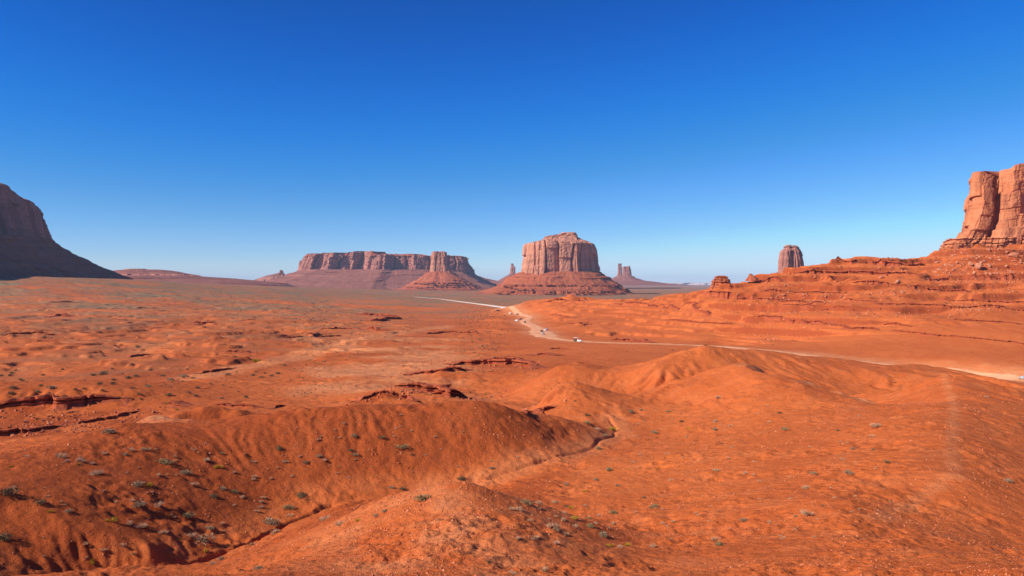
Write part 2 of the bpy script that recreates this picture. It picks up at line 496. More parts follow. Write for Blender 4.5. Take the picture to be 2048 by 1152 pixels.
def land(ph, lr):
    """height before erosion"""
    rho = np.exp(lr)
    X = rho * np.sin(ph); Y = rho * np.cos(ph)
    Z = tabz(ph, lr)
    D = np.where(Y > 5, Y, 5)
    px = np.clip(1024 + X / D * FPX, -1500, 3600)
    rd = np.where(Y > 0, road_dist(X, Y), 1e6)
    off = sstep(8, 45, rd)
    lp = left_plain(px, D)
    # hummocks and low ridges on the left plain
    wx = X + 30 * pnoise(X / 90, Y / 90, 5); wy = Y + 30 * pnoise(X / 90, Y / 90, 6)
    m = np.maximum(ridged(wx / 60 + 3.3, wy / 42, 21, 3) - 0.10, 0) * 2.0 * (1 - .55 * sstep(600, 1000, D)) + fbm(X / 160, Y / 100, 31, 3) * 2.2 + .6 * fbm(X / 22, Y / 22, 33, 3)
    m2 = np.maximum(fbm(wx / 130, wy / 75, 77, 2) - 0.15, 0) * 6 * sstep(330, 500, D) * (1 - .6 * sstep(700, 1100, D))
    Z = Z + (m + m2) * lp * off
    # centre / right hummocks near the road and on the red swell
    mid = sstep(900, 1080, px) * sstep(640, 800, D) * (1 - sstep(1350, 1500, D))
    Z = Z + mid * off * (np.maximum(ridged(wx / 75 + 9, wy / 60, 41, 3), 0) * 3.2 + fbm(X / 120, Y / 90, 43, 3) * 1.5)
    rh = sstep(1000, 1120, px) * sstep(125, 170, D) * (1 - sstep(215, 255, D))
    Z = Z + rh * ((ridged(wx / 38 + 1.7, wy / 44, 45, 2) - .55) * 1.7 + fbm(X / 45, Y / 50, 47, 2) * 1.5)
    # far plain swells
    Z = Z + sstep(1500, 2500, D) * fbm(X / 700, Y / 700, 51, 3) * 4.0 * off
    # broken ground of the flats
    fl = (1 - sstep(960, 1100, px)) * sstep(200, 260, D) * (1 - sstep(1200, 1600, D)) * off
    Z = Z + fl * (.55 * fbm(X / 10, Y / 10, 65, 3) + .5 * np.maximum(ridged(X / 26, Y / 18, 67, 2) - .5, 0)) * sstep(-.35, .35, pnoise(X / 60, Y / 40, 69))
    # general roughness following distance
    for lam, amp, s in ((30, .50, 61), (13, .20, 62), (6, .07, 63)):
        w = np.clip(1 - (rho / (lam * 36) - 1), 0, 1) * sstep(lam * 1.0, lam * 2.5, rho)
        Z = Z + w * amp * fbm(X / lam, Y / lam, s, 2) * off * (0.35 + 0.65 * sstep(60, 150, rho))
    return Z, X, Y, px, D, rd

# ---- erosion by running water on a conformal (angle, log-distance) grid
EC = 1 / 400.0
eph = np.arange(-0.70, 0.70, EC); elr = np.arange(math.log(26), math.log(1300), EC)
EP, EL = np.meshgrid(eph, elr, indexing='ij')
EZ0, EX, EY, Epx, ED, Erd = land(EP, EL)
scale = np.exp(elr)[None, :] * EC
Zs = EZ0.copy()
rng = np.random.default_rng(7)
nI, nJ = Zs.shape
def blur(a):
    b = a.copy()
    b[1:-1] = .25 * a[:-2] + .5 * a[1:-1] + .25 * a[2:]
    c = b.copy()
    c[:, 1:-1] = .25 * b[:, :-2] + .5 * b[:, 1:-1] + .25 * b[:, 2:]
    return c
NB, ND, NS = 7, 24000, 46
for b in range(NB):
    pi = rng.uniform(2, nI - 3, ND); pj = rng.uniform(2, nJ - 3, ND)
    di = np.zeros(ND); dj = np.zeros(ND); vel = np.ones(ND); wat = np.ones(ND); sed = np.zeros(ND)
    acc_e = np.zeros(nI * nJ)
    for s in range(NS):
        i = pi.astype(int); j = pj.astype(int); a = pi - i; c = pj - j
        z00 = Zs[i, j]; z10 = Zs[i + 1, j]; z01 = Zs[i, j + 1]; z11 = Zs[i + 1, j + 1]
        sc = scale[0, j]
        gi = ((z10 - z00) * (1 - c) + (z11 - z01) * c) / sc
        gj = ((z01 - z00) * (1 - a) + (z11 - z10) * a) / sc
        h0 = z00 * (1 - a) * (1 - c) + z10 * a * (1 - c) + z01 * (1 - a) * c + z11 * a * c
        di = di * .12 - gi * .88; dj = dj * .12 - gj * .88
        L = np.hypot(di, dj) + 1e-9
        di /= L; dj /= L
        qi = np.clip(pi + di, 2, nI - 3); qj = np.clip(pj + dj, 2, nJ - 3)
        h1 = bil(Zs, qi, qj)
        dh = (h1 - h0) / sc
        cap = np.maximum(-dh, .008) * vel * wat * 3.2
        dep = np.where(dh > 0, np.minimum(dh, sed), np.where(sed > cap, (sed - cap) * .25, 0))
        ero = np.where((dh <= 0) & (sed <= cap), np.minimum((cap - sed) * .22, -dh * .9), 0)
        sed = sed - dep + ero
        for (oi, oj, w) in ((0, 0, (1 - a) * (1 - c)), (1, 0, a * (1 - c)), (0, 1, (1 - a) * c), (1, 1, a * c)):
            acc_e += np.bincount((i + oi) * nJ + (j + oj), weights=(dep - ero) * sc * w, minlength=nI * nJ)
        if s % 6 == 5:
            Zs += blur(acc_e.reshape(nI, nJ)); acc_e[:] = 0
        vel = np.sqrt(np.maximum(vel * vel - dh * 3.0, .05)); vel = np.minimum(vel, 3)
        wat *= .985
        pi, pj = qi, qj
    Zs += blur(acc_e.reshape(nI, nJ))
dE = (Zs - EZ0) / (scale / EC)
print("erosion", round(time.time() - T0, 1), float(dE.min()), float(dE.max()))
edge = sstep(0, 20, np.minimum(np.arange(nI), nI - 1 - np.arange(nI)))[:, None] * sstep(0, 30, np.minimum(np.arange(nJ), nJ - 1 - np.arange(nJ)))[None, :]
dE = np.clip(dE, -.025, .012)
dE = .5 * dE + .5 * blur(dE)
dE = 0.80 * dE * edge * (.25 + .9 * sstep(-.45, .45, pnoise(EX / 17, EY / 17, 131))) * (1 - .4 * (1 - sstep(1000, 1100, Epx)) * sstep(84, 92, ED) * (1 - sstep(132, 140, ED))) * (1 - .9 * right_ridge(Epx, ED)) * (1 + .6 * sstep(1150, 1300, Epx) * (1 - sstep(300, 340, ED))) * (1 - .5 * (1 - sstep(380, 560, Epx)) * (1 - sstep(76, 90, ED))) * (1 - .45 * sstep(1880, 1940, Epx) * (1 - sstep(150, 180, ED))) * sstep(6, 30, Erd)

GP, GL = np.meshgrid(ph_f, lr_f, indexing='ij')
GZ, GX, GY, Gpx, GD, Grd = land(GP, GL)
inside = (GP > eph[0]) & (GP < eph[-1]) & (GL > elr[0]) & (GL < elr[-1])
fi = (GP - eph[0]) / EC; fj = (GL - elr[0]) / EC
GE = np.where(inside, bil(dE, np.clip(fi, 0, nI - 1.001), np.clip(fj, 0, nJ - 1.001)), 0)
RHO = np.exp(GL)
GZ = GZ + GE * RHO
# bedding steps: hard layers that stand out of the slopes
def steps(Zin, per, riser, seed, lx):
    zz = Zin + per * .3 * pnoise(GX / (lx * 2.2), GY / (lx * 2.2), seed)
    t = zz / per; k = np.floor(t); t = t - k
    a = .42
    g = np.where(t < 1 - riser, t * a, a * (1 - riser) + (t - 1 + riser) * (1 - a * (1 - riser)) / riser)
    br = sstep(-.55, -.05, pnoise(GX / lx + k * 7.7, GY / lx + k * 3.1, seed + 1))
    return (g - t) * per * br
rr_ = right_ridge(Gpx, GD) * sstep(10, 50, Grd)
sw_ = sstep(1010, 1080, Gpx) * sstep(600, 700, GD) * (1 - sstep(1250, 1400, GD)) * sstep(15, 60, Grd)
lp_ = left_plain(Gpx, GD) * sstep(10, 40, Grd)
GZ = GZ + rr_ * (steps(GZ, 9.0, .09, 401, 95) + 1.15 * steps(GZ, 3.3, .12, 405, 50))
GZ = GZ + sw_ * (1 - rr_) * .9 * steps(GZ, 4.0, .12, 411, 55)
GZ = GZ + lp_ * .9 * steps(GZ, 2.6, .12, 421, 45)
# small clods, crusts
for lam, amp, s in ((2.6, .20, 81), (1.1, .13, 82), (.5, .085, 83)):
    w = np.clip(2 - RHO / (lam * 90), 0, 1) * (RHO > lam * 8) * (np.abs(GP) < .75)
    GZ = GZ + w * amp * fbm(GX / lam, GY / lam, s, 2) * (0.4 + 0.9 * sstep(-.3, .5, pnoise(GX / 9, GY / 9, 84)))
GZ[0] = GZ[-1] = .5 * (GZ[0] + GZ[-1])
# arroyo: a cut channel along the wash
WASH = [(200, 1250, 70), (370, 1150, 77), (450, 1102, 84), (560, 1058, 92), (650, 1010, 100), (720, 990, 103), (850, 978, 106), (975, 958, 109), (1040, 935, 112), (1120, 914, 119), (1200, 895, 131), (1236, 865, 147), (1222, 842, 158)]
wp = world_line(WASH, 0.4)
wsel = np.where((GD > 60) & (GD < 175) & (Gpx > 100) & (Gpx < 1400) & (GY > 0))
wd = np.empty(len(wsel[0]), np.float32)
gx = GX[wsel].astype(np.float32); gy = GY[wsel].astype(np.float32)
gx = gx + .9 * pnoise(gx / 9.0, gy / 9.0, 90).astype(np.float32); gy = gy + .9 * pnoise(gx / 9.0, gy / 9.0, 91).astype(np.float32)
for i in range(0, len(gx), 20000):
    wd[i:i + 20000] = np.sqrt(((gx[i:i + 20000, None] - wp[None, :, 0].astype(np.float32)) ** 2 + (gy[i:i + 20000, None] - wp[None, :, 1].astype(np.float32)) ** 2).min(1))
cut = (1 - sstep(.15, .55, wd)) * (.6 + .5 * pnoise(GX[wsel] / 12, GY[wsel] / 12, 92))
GZ[wsel] -= (.45 + .5 * (1 - sstep(600, 800, Gpx[wsel]))) * np.clip(cut, 0, 1.2)
wash_d = np.full(GZ.shape, 1e3); wash_d[wsel] = wd

def ground_z(x, y):
    x = np.asarray(x, float); y = np.asarray(y, float)
    ph = np.arctan2(x, y); lr = 0.5 * np.log(x * x + y * y)
    return bil(GZ, np.interp(ph, ph_f, np.arange(NP)), np.interp(lr, lr_f, np.arange(NL)))

_scan = np.arange(math.log(26), math.log(6000), 0.0012)
def ground_at(px, py):
    """where the line of sight through a photo pixel first meets the ground"""
    th = math.atan2(px - 1024.0, FPX)
    rho = np.exp(_scan); x = rho * math.sin(th); y = rho * math.cos(th)
    sight = CAMZ - (py - HZ) / FPX * y
    g = ground_z(x, y)
    k = np.argmax(g >= sight)
    if g[k] < sight[k]: k = len(_scan) - 1
    return float(x[k]), float(y[k]), float(g[k])

# ---- colour masks
n1 = fbm(GX / 55, GY / 55, 101, 4); n2 = fbm(GX / 240, GY / 240, 103, 4)
vegm = sstep(1050, 1900, GD + n2 * 500) * (1 - 0.0 * Gpx)
vegm = np.maximum(vegm, .88 * left_plain(Gpx, GD) * sstep(700, 1350, GD + n2 * 450))
vegm = np.maximum(vegm, left_plain(Gpx, GD) * (.20 + .45 * sstep(-.2, .6, fbm(GX / 70, GY / 45, 119, 5))) * (.6 + .6 * sstep(450, 900, GD)))
redswell = sstep(1010, 1060, Gpx) * (1 - sstep(1330, 1480, GD)) 
vegm = vegm * (1 - redswell)
flat2 = sstep(520, 640, Gpx) * (1 - sstep(880, 1020, Gpx)) * sstep(195, 230, GD) * (1 - sstep(520, 700, GD))
sand = .78 * flat2 * sstep(-.4, .35, n1)
sand = np.maximum(sand, .85 * (.45 - .45 * sstep(.8, 4.5, wash_d + 1.8 * fbm(GX / 6, GY / 6, 107, 2))) * sstep(700, 1000, Gpx))
swl = np.concatenate([world_line([(330, 770, 275), (420, 752, 310), (520, 735, 350), (640, 700, 470), (760, 672, 610), (900, 650, 850)], 6)])
ss = np.where((GD > 240) & (GD < 900) & (GY > 0) & (Gpx < 1100))
sd = np.empty(len(ss[0]), np.float32)
gx = GX[ss].astype(np.float32); gy = GY[ss].astype(np.float32)
for i in range(0, len(gx), 20000):
    sd[i:i + 20000] = np.sqrt(((gx[i:i + 20000, None] - swl[None, :, 0].astype(np.float32)) ** 2 + (gy[i:i + 20000, None] - swl[None, :, 1].astype(np.float32)) ** 2).min(1))
t = sand[ss]; sand[ss] = np.maximum(t, .6 * (1 - sstep(4, 16, sd + 6 * n1[ss])))
sand = np.maximum(sand, .75 * (1 - sstep(6, 26, Grd + 8 * n1)) * (GD < 1400))
# pale crest of the near right ridge
pc = np.concatenate([world_line([(1440, 742, 204), (1470, 732, 208), (1500, 737, 199), (1560, 757, 178), (1650, 778, 160), (1740, 797, 147)], 1.0)])
ps = np.where((GD > 130) & (GD < 240) & (Gpx > 1350) & (Gpx < 1850) & (GY > 0))
gx = GX[ps].astype(np.float32); gy = GY[ps].astype(np.float32)
pdist = np.empty(len(gx), np.float32)
for i in range(0, len(gx), 20000):
    pdist[i:i + 20000] = np.sqrt(((gx[i:i + 20000, None] - pc[None, :, 0].astype(np.float32)) ** 2 + (gy[i:i + 20000, None] - pc[None, :, 1].astype(np.float32)) ** 2).min(1))
sand[ps] = np.maximum(sand[ps], .75 * (1 - sstep(.5, 7, pdist + 3 * fbm(GX[ps] / 7, GY[ps] / 7, 111, 3))))
far_orange = (1 - sstep(1000, 1100, Gpx)) * sstep(0.12, .4, fbm(GX / 220, GY / 160, 113, 5)) * np.exp(-((GD - 1500 - 700 * sstep(700, 200, Gpx) * 0) / 330) ** 2) * (1 - sstep(4500, 5200, GD))
vegm = vegm * (1 - .8 * far_orange)
rr = right_ridge(Gpx, GD)
gz_l = np.abs(np.gradient(GZ, axis=1)) / (np.gradient(lr_f)[None, :] * RHO)
rock = np.clip(sstep(.40, .85, gz_l), 0, 1) * sstep(110, 200, GD) * .85
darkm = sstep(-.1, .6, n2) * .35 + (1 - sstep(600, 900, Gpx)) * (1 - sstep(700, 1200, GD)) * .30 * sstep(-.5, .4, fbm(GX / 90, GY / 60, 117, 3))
r1_soil_shade = (1 - sstep(1060, 1200, Gpx)) * sstep(62, 74, GD) * (1 - sstep(128, 140, GD)) * sstep(2.0, 7.0, wash_d)  # dark ridge: redder soil, plus shade of the turned-away slope painted into its colour
darkm = np.maximum(darkm, r1_soil_shade * (GP > -1.2) * .7 * (GX < 8 + (GD - 70) * 1.2) * (1 - np.exp(-(((Gpx - 830) / 420) ** 2)) * (GD < 66)))
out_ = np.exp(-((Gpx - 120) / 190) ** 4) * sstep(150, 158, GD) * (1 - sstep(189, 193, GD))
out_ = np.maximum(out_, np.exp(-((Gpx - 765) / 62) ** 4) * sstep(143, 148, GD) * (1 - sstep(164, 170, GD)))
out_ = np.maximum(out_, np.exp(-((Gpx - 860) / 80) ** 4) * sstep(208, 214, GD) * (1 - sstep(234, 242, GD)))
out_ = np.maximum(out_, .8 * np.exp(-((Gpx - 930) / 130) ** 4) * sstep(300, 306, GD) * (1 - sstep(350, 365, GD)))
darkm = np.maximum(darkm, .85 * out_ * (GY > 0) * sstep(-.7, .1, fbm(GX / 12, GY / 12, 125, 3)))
kn_ = np.exp(-((Gpx - 860) / 230) ** 2) * (1 - sstep(60, 68, GD)) * (GY > 20)
sand = np.maximum(sand, .6 * kn_ * sstep(-.5, .4, fbm(GX / 5, GY / 5, 121, 3)))
pm_ = np.exp(-((Gpx - 325) / 55) ** 2) * sstep(117, 121, GD) * (1 - sstep(128, 140, GD))
sand = np.maximum(sand, .8 * pm_ * (GY > 0))
tr_ = world_line([(1750, 1035, 57), (1850, 992, 66), (1905, 950, 69), (1905, 870, 93), (1908, 800, 131), (1890, 767, 173)], .5).astype(np.float32)
ts = np.where((GD > 50) & (GD < 180) & (Gpx > 1650) & (Gpx < 2048) & (GY > 0))
gx = GX[ts].astype(np.float32); gy = GY[ts].astype(np.float32); td = np.empty(len(gx), np.float32)
for i in range(0, len(gx), 20000):
    td[i:i + 20000] = np.sqrt(((gx[i:i + 20000, None] - tr_[None, :, 0]) ** 2 + (gy[i:i + 20000, None] - tr_[None, :, 1]) ** 2).min(1))
sand[ts] = np.maximum(sand[ts], .36 * (1 - sstep(.2, 1.1, td + .5 * fbm(GX[ts] / 2, GY[ts] / 2, 127, 2))))
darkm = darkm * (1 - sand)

idx = np.arange(NP * NL).reshape(NP, NL)
faces = np.stack([idx[:-1, :-1], idx[1:, :-1], idx[1:, 1:], idx[:-1, 1:]], -1).reshape(-1, 4)[:, ::-1]
verts = np.stack([GX, GY, GZ], -1).reshape(-1, 3)
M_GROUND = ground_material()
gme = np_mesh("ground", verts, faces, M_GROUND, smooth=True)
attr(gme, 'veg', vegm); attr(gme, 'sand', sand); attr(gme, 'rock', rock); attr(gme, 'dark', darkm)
ground = tag(link("ground", gme), kind='structure')
print("ground", len(verts), round(time.time() - T0, 1))

# ------------------------------------------------------------------ road
def road_mesh(poly, width, name, mat, step):
    c = world_line(poly, step)
    for _ in range(3):
        c[1:-1] = .25 * c[:-2] + .5 * c[1:-1] + .25 * c[2:]
    tg = np.gradient(c, axis=0); tg /= np.linalg.norm(tg, axis=1)[:, None]
    nr = np.stack([tg[:, 1], -tg[:, 0]], 1)
    w = np.array([width(p[0], p[1]) for p in c])
    K = 9
    u = np.linspace(-.5, .5, K)
    wl = w * (1 + .38 * pnoise(np.arange(len(c)) * .23, np.zeros(len(c)), 5) + .2 * pnoise(np.arange(len(c)) * .9, np.zeros(len(c)), 6))
    X = c[:, 0:1] + nr[:, 0:1] * u[None] * wl[:, None]; Y = c[:, 1:2] + nr[:, 1:2] * u[None] * wl[:, None]
    Z = ground_z(X, Y) + np.array([.05] + [.28] * (K - 2) + [.05])[None]
    ix = np.arange(X.size).reshape(X.shape)
    f = np.stack([ix[:-1, :-1], ix[:-1, 1:], ix[1:, 1:], ix[1:, :-1]], -1).reshape(-1, 4)
    return np_mesh(name, np.stack([X, Y, Z], -1).reshape(-1, 3), f, mat, True)

def road_material(name, ca, cb):
    m, nt, p = new_mat(name, 0.95, 0.05)
    geo = nd(nt, 'ShaderNodeNewGeometry')
    c = mixc(nt, ramp(nt, noise_node(nt, geo.outputs['Position'], .12, 6, .65), .3, .7), ca, cb)
    c = mixc(nt, math_n(nt, 'MULTIPLY', ramp(nt, noise_node(nt, geo.outputs['Position'], .07, 6, .72), .48, .62), .7), c, (.58, .19, .075))
    nt.links.new(c, p.inputs['Base Color'])
    return m
def near_width(x, y):
    return 9.0 + 14.0 * math.exp(-((y - 725) / 60.0) ** 2) + 5 * math.exp(-((y - 900) / 120.0) ** 2)
road = tag(link("road", road_mesh(ROAD, near_width, "road", road_material("graded_dirt", (.70, .31, .15), (.78, .41, .23)), 3.0)), kind='structure')
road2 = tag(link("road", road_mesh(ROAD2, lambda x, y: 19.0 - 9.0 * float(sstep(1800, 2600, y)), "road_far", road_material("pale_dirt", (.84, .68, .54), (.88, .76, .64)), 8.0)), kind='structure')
#==END_TERRAIN==
# ------------------------------------------------------------------ rock formations
M_BUTTE = rock_material("butte_sandstone", (.50, .205, .125), (.58, .265, .165), (.25, .125, .090), .045, (.03, .03, .002), .55, 5.0, .06)
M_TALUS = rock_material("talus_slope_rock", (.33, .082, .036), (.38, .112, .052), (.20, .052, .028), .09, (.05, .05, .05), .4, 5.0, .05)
M_MESA = rock_material("mesa_sandstone", (.38, .150, .108), (.45, .195, .142), (.18, .085, .072), .04, (.022, .022, .0016), .7, 6.0, .04)
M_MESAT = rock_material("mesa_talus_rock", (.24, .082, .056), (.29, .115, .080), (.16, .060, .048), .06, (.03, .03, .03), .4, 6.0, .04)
M_CLIFF = rock_material("red_cliff_sandstone", (.46, .150, .066), (.54, .205, .100), (.25, .085, .046), .08, (.07, .07, .010), .8, 1.2, .18)
M_LEDGE = rock_material("ledge_sandstone", (.33, .070, .028), (.42, .105, .045), (.20, .048, .024), .9, (.5, .5, .2), .5, .5, .8)
M_KNOB = rock_material("layered_sandstone", (.40, .105, .045), (.46, .135, .062), (.22, .060, .032), .55, (.3, .3, .1), .4, .6, .5)
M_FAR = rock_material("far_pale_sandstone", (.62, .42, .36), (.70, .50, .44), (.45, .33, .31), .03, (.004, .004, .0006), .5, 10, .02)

def unit_plan(N, p=3.0, seed=0, rough=.05):
    t = np.linspace(0, 2 * np.pi, N, endpoint=False)
    c, s_ = np.cos(t), np.sin(t)
    r = (np.abs(c) ** p + np.abs(s_) ** p) ** (-1.0 / p)
    r = r * (1 + rough * pnoise(np.cos(t) * 1.7 + 5, np.sin(t) * 1.7 + 5, seed) + rough * .5 * pnoise(np.cos(t) * 4 + 9, np.sin(t) * 4, seed + 1))
    return np.stack([c * r, s_ * r], 1)

def poly_plan(pts, N):
    p = np.array(pts + [pts[0]], float)
    d = np.concatenate([[0], np.cumsum(np.linalg.norm(np.diff(p, axis=0), axis=1))])
    t = np.linspace(0, d[-1], N, endpoint=False)
    q = np.stack([np.interp(t, d, p[:, 0]), np.interp(t, d, p[:, 1])], 1)
    for _ in range(2):
        q = .25 * np.roll(q, 1, 0) + .5 * q + .25 * np.roll(q, -1, 0)
    return q

def blocks(s, z, w, amp, seed, zone, crk=.35):
    s2 = s + w * .45 * pnoise(z / (3.0 * w) + 3, s / (4 * w), seed)
    c = s2 / w; i = np.floor(c); f = c - i
    def off(k):
        zz = np.floor(z / zone + 7 * _h(k.astype(np.int64), k.astype(np.int64) * 0 + 3, seed + 5))
        return _h(k.astype(np.int64), zz.astype(np.int64), seed)
    a = off(i); b = off(i + 1)
    e = sstep(.86, 1.0, f)
    o = a * (1 - e) + b * e - .5
    crack = np.exp(-((f - .93) / .06) ** 2) * (_h(i.astype(np.int64), i.astype(np.int64), seed + 9) > .35)
    return amp * (o - crk * crack)

def strata(name, D, rows, parent, mat, N=420, NZ=44, dr=.8, plan=None, flute=None, top=None, cap=True, skew=0.0, ycen=None, yrow=None, smooth=False):
    """a ring of rock stacked level on level; rows = (photo row, left px, right px) from top to bottom at depth D"""
    rows = np.array(rows, float)
    if plan is None: plan = unit_plan(N)
    N = len(plan)
    zr = CAMZ - (rows[:, 0] - HZ) / FPX * D
    f = np.linspace(0, 1, NZ)
    z_lv = np.interp(f, np.linspace(0, 1, len(zr)), zr) if False else None
    # spread the levels evenly in height
    z_lv = np.linspace(zr[0], zr[-1], NZ)
    z_lv = np.sort(np.unique(np.round(np.concatenate([z_lv, zr]), 3)))[::-1]
    NZ = len(z_lv)
    Lx = np.interp(-z_lv, -zr, rows[:, 1]); Rx = np.interp(-z_lv, -zr, rows[:, 2])
    hx = (Rx - Lx) / 2 / FPX * D; xc = ((Rx + Lx) / 2 - 1024) / FPX * D
    hx0 = hx[0]
    hy = np.maximum(dr * hx0 + (hx - hx0), .1 * hx0) if yrow is None else np.interp(-z_lv, -zr, yrow)
    yc = D if ycen is None else ycen
    X = xc[:, None] + hx[:, None] * plan[None, :, 0]
    Y = yc + hy[:, None] * plan[None, :, 1]
    Y = Y + skew * (X - X.max())
    X = X * Y / D
    tx = np.roll(X, -1, 1) - np.roll(X, 1, 1); ty = np.roll(Y, -1, 1) - np.roll(Y, 1, 1)
    L = np.hypot(tx, ty) + 1e-6
    nx, ny = ty / L, -tx / L
    s = np.cumsum(np.hypot(X[NZ // 2] - np.roll(X[NZ // 2], 1), Y[NZ // 2] - np.roll(Y[NZ // 2], 1)))
    S = np.broadcast_to(s[None], X.shape); Z = np.broadcast_to(z_lv[:, None], X.shape).copy()
    if flute is not None:
        d = flute(S, Z, X, Y)
        X = X + nx * d; Y = Y + ny * d
    if top is not None:
        tp = np.array(top, float)
        k = np.clip((Z - z_lv[-1]) / (z_lv[0] - z_lv[-1]), 0, 1)
        px = 1024 + X / Y * FPX
        dz = -(np.interp(px, tp[:, 0], tp[:, 1]) - rows[0, 0]) / FPX * D
        Z = Z + dz * k
    vs_ = [np.stack([X, Y, Z], -1).reshape(-1, 3)]
    ix = np.arange(NZ * N).reshape(NZ, N)
    nxt = np.roll(ix, -1, 1)
    fs = [np.stack([ix[:-1], ix[1:], nxt[1:], nxt[:-1]], -1).reshape(-1, 4)]
    if cap:
        cx, cy = X[0].mean(), Y[0].mean()
        prev = ix[0]; base = NZ * N
        for k, q in enumerate((.85, .62, .36, .12)):
            xx = cx + (X[0] - cx) * q; yy = cy + (Y[0] - cy) * q
            zz = Z[0] + (.004 * hx0) * pnoise(xx / (hx0 * .3), yy / (hx0 * .3), 3) + .01 * hx0 * (1 - q)
            vs_.append(np.stack([xx, yy, zz], -1))
            cur_ = base + np.arange(N); base += N
            fs.append(np.stack([cur_, prev, np.roll(prev, -1), np.roll(cur_, -1)], -1))
            prev = cur_
        vs_.append(np.array([[cx, cy, vs_[-1][:, 2].mean()]]))
        c0 = np.full(N // 2, base)
        ev = np.arange(0, N - 1, 2)
        fs.append(np.stack([c0[:len(ev)], prev[ev], prev[(ev + 1) % N], prev[(ev + 2) % N]], -1))
    me = np_mesh(name, np.concatenate(vs_), np.concatenate(fs), mat, smooth)
    bm = bmesh.new(); bm.from_mesh(me)
    bmesh.ops.recalc_face_normals(bm, faces=bm.faces)
    bm.to_mesh(me); bm.free()
    o = link(name, me, parent)
    return o

def cliff_flute(w, amp, seed, zone, smooth_amp=0.0, fine=.45):
    def f(S, Z, X, Y):
        d = blocks(S, Z, w, amp, seed, zone, 1.3) + blocks(S, Z, w * .37, amp * fine, seed + 1, zone * .6) + blocks(S + 3, Z, w * .15, amp * fine * .45, seed + 2, zone * .3)
        d = d + smooth_amp * pnoise(S / (w * 2.2), Z / (w * 6), seed + 4)
        d = d + amp * .16 * (fine / .45) * pnoise(S / (w * .12), Z / (w * .12), seed + 6)
        return d
    return f

def talus_flute(amp, lam, per, led, seed):
    def f(S, Z, X, Y):
        t = Z / per + .35 * pnoise(S / (lam * 3), Z / (per * 9), seed)
        t = t - np.floor(t)
        g = np.where(t < .8, t * .55, .44 + (t - .8) * 2.8) - t
        w = sstep(-.2, .35, pnoise(S / (lam * 1.8), Z / (per * 1.3), seed + 3))
        top = Z.max(); lo = Z.min()
        k = (top - Z) / (top - lo + 1e-6)
        return -g * led * w + k ** .6 * amp * (ridged(S / lam, Z / (lam * 3), seed + 1, 3) - .2) + amp * .35 * fbm(S / (lam * .25), Z / (lam * .2), seed + 2, 3)
    return f

def formation(name, label, cat, D, px, py):
    e = empty(name, (xof(px, D), D, zof(py, D)))
    return tag(e, label, cat)

def parented(o, root):
    o.parent = root
    o.matrix_parent_inverse = Matrix.Translation(root.location).inverted()
    return o

# --- the big butte in the middle
D = 3650
b = formation("sandstone_butte", "massive blocky red butte with stepped cap, tallest rock in the middle of the valley", "butte", D, 1120, 590)
pl = unit_plan(640, 3.4, 11, .05)
ang = np.degrees(np.arctan2(pl[:, 1], pl[:, 0])) % 360
# a deep recess facing right of front, and a few narrower slots
def notch(a0, a1, dep):
    global pl
    k = sstep(a0, a0 + 1.2, ang) * (1 - sstep(a1 - 9, a1, ang))
    pl = pl * (1 - dep * k)[:, None]
notch(298, 325, .09); notch(262, 272, .045); notch(238, 247, .035)
parented(strata("cliff", D, [(488, 1052, 1186), (494, 1050, 1190), (520, 1048.5, 1192), (540, 1046, 1195), (550, 1045, 1197)], None, M_BUTTE, dr=.85, plan=pl,
       flute=cliff_flute(58, 15, 21, 110, 10, .2), NZ=60, top=[(1040, 492), (1052, 489), (1080, 484.5), (1120, 485), (1170, 485), (1186, 488), (1195, 493)]), b)
parented(strata("cap_rock", D, [(470, 1092, 1150), (475, 1090, 1153), (475.2, 1087, 1155), (480, 1080, 1166), (480.3, 1074, 1170), (488, 1056, 1184), (491, 1054, 1186)], None, M_BUTTE, dr=.8, plan=unit_plan(420, 3, 15, .08),
       flute=cliff_flute(24, 9, 25, 8, 4), NZ=30, top=[(1080, 475), (1092, 473), (1110, 471), (1128, 467), (1145, 465), (1153, 466), (1157, 471)]), b)
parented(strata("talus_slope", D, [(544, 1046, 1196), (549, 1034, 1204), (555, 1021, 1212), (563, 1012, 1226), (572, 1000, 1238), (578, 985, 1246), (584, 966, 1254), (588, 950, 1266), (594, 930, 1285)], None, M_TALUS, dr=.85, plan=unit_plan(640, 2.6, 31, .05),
       flute=talus_flute(7, 70, 26, 38, 33), NZ=110), b)

for r_ in ([(569, 1004, 1232), (573.5, 1003, 1235)], [(580.5, 982, 1246), (585, 980, 1249)]):
    parented(strata("ledge_band", D, r_, None, M_TALUS, dr=.86 * 1.7, plan=unit_plan(640, 2.6, 31, .05), flute=cliff_flute(34, 26, 35, 40, 18), NZ=8, cap=False), b)

# --- slender spire left of it, twin towers right of it
D = 7200
b = formation("rock_spire", "single thin finger of rock just left of the big middle butte", "rock spire", D, 1022, 560)
parented(strata("finger", D, [(527, 1023.5, 1026), (533, 1022.5, 1028), (534, 1022, 1030.5), (543, 1021, 1030.5), (550, 1019.5, 1031.5)], None, M_MESA, dr=.8, plan=unit_plan(120, 2.5, 41, .12), flute=cliff_flute(14, 6, 43, 60, 3), NZ=30), b)
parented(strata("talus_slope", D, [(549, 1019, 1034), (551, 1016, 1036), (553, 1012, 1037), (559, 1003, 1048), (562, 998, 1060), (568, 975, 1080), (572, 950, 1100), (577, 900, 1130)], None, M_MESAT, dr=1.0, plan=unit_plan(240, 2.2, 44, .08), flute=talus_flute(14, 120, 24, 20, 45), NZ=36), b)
D = 8200
b = formation("twin_tower_butte", "thin and broad rock towers sharing a low mound right of the middle butte", "rock towers", D, 1248, 565)
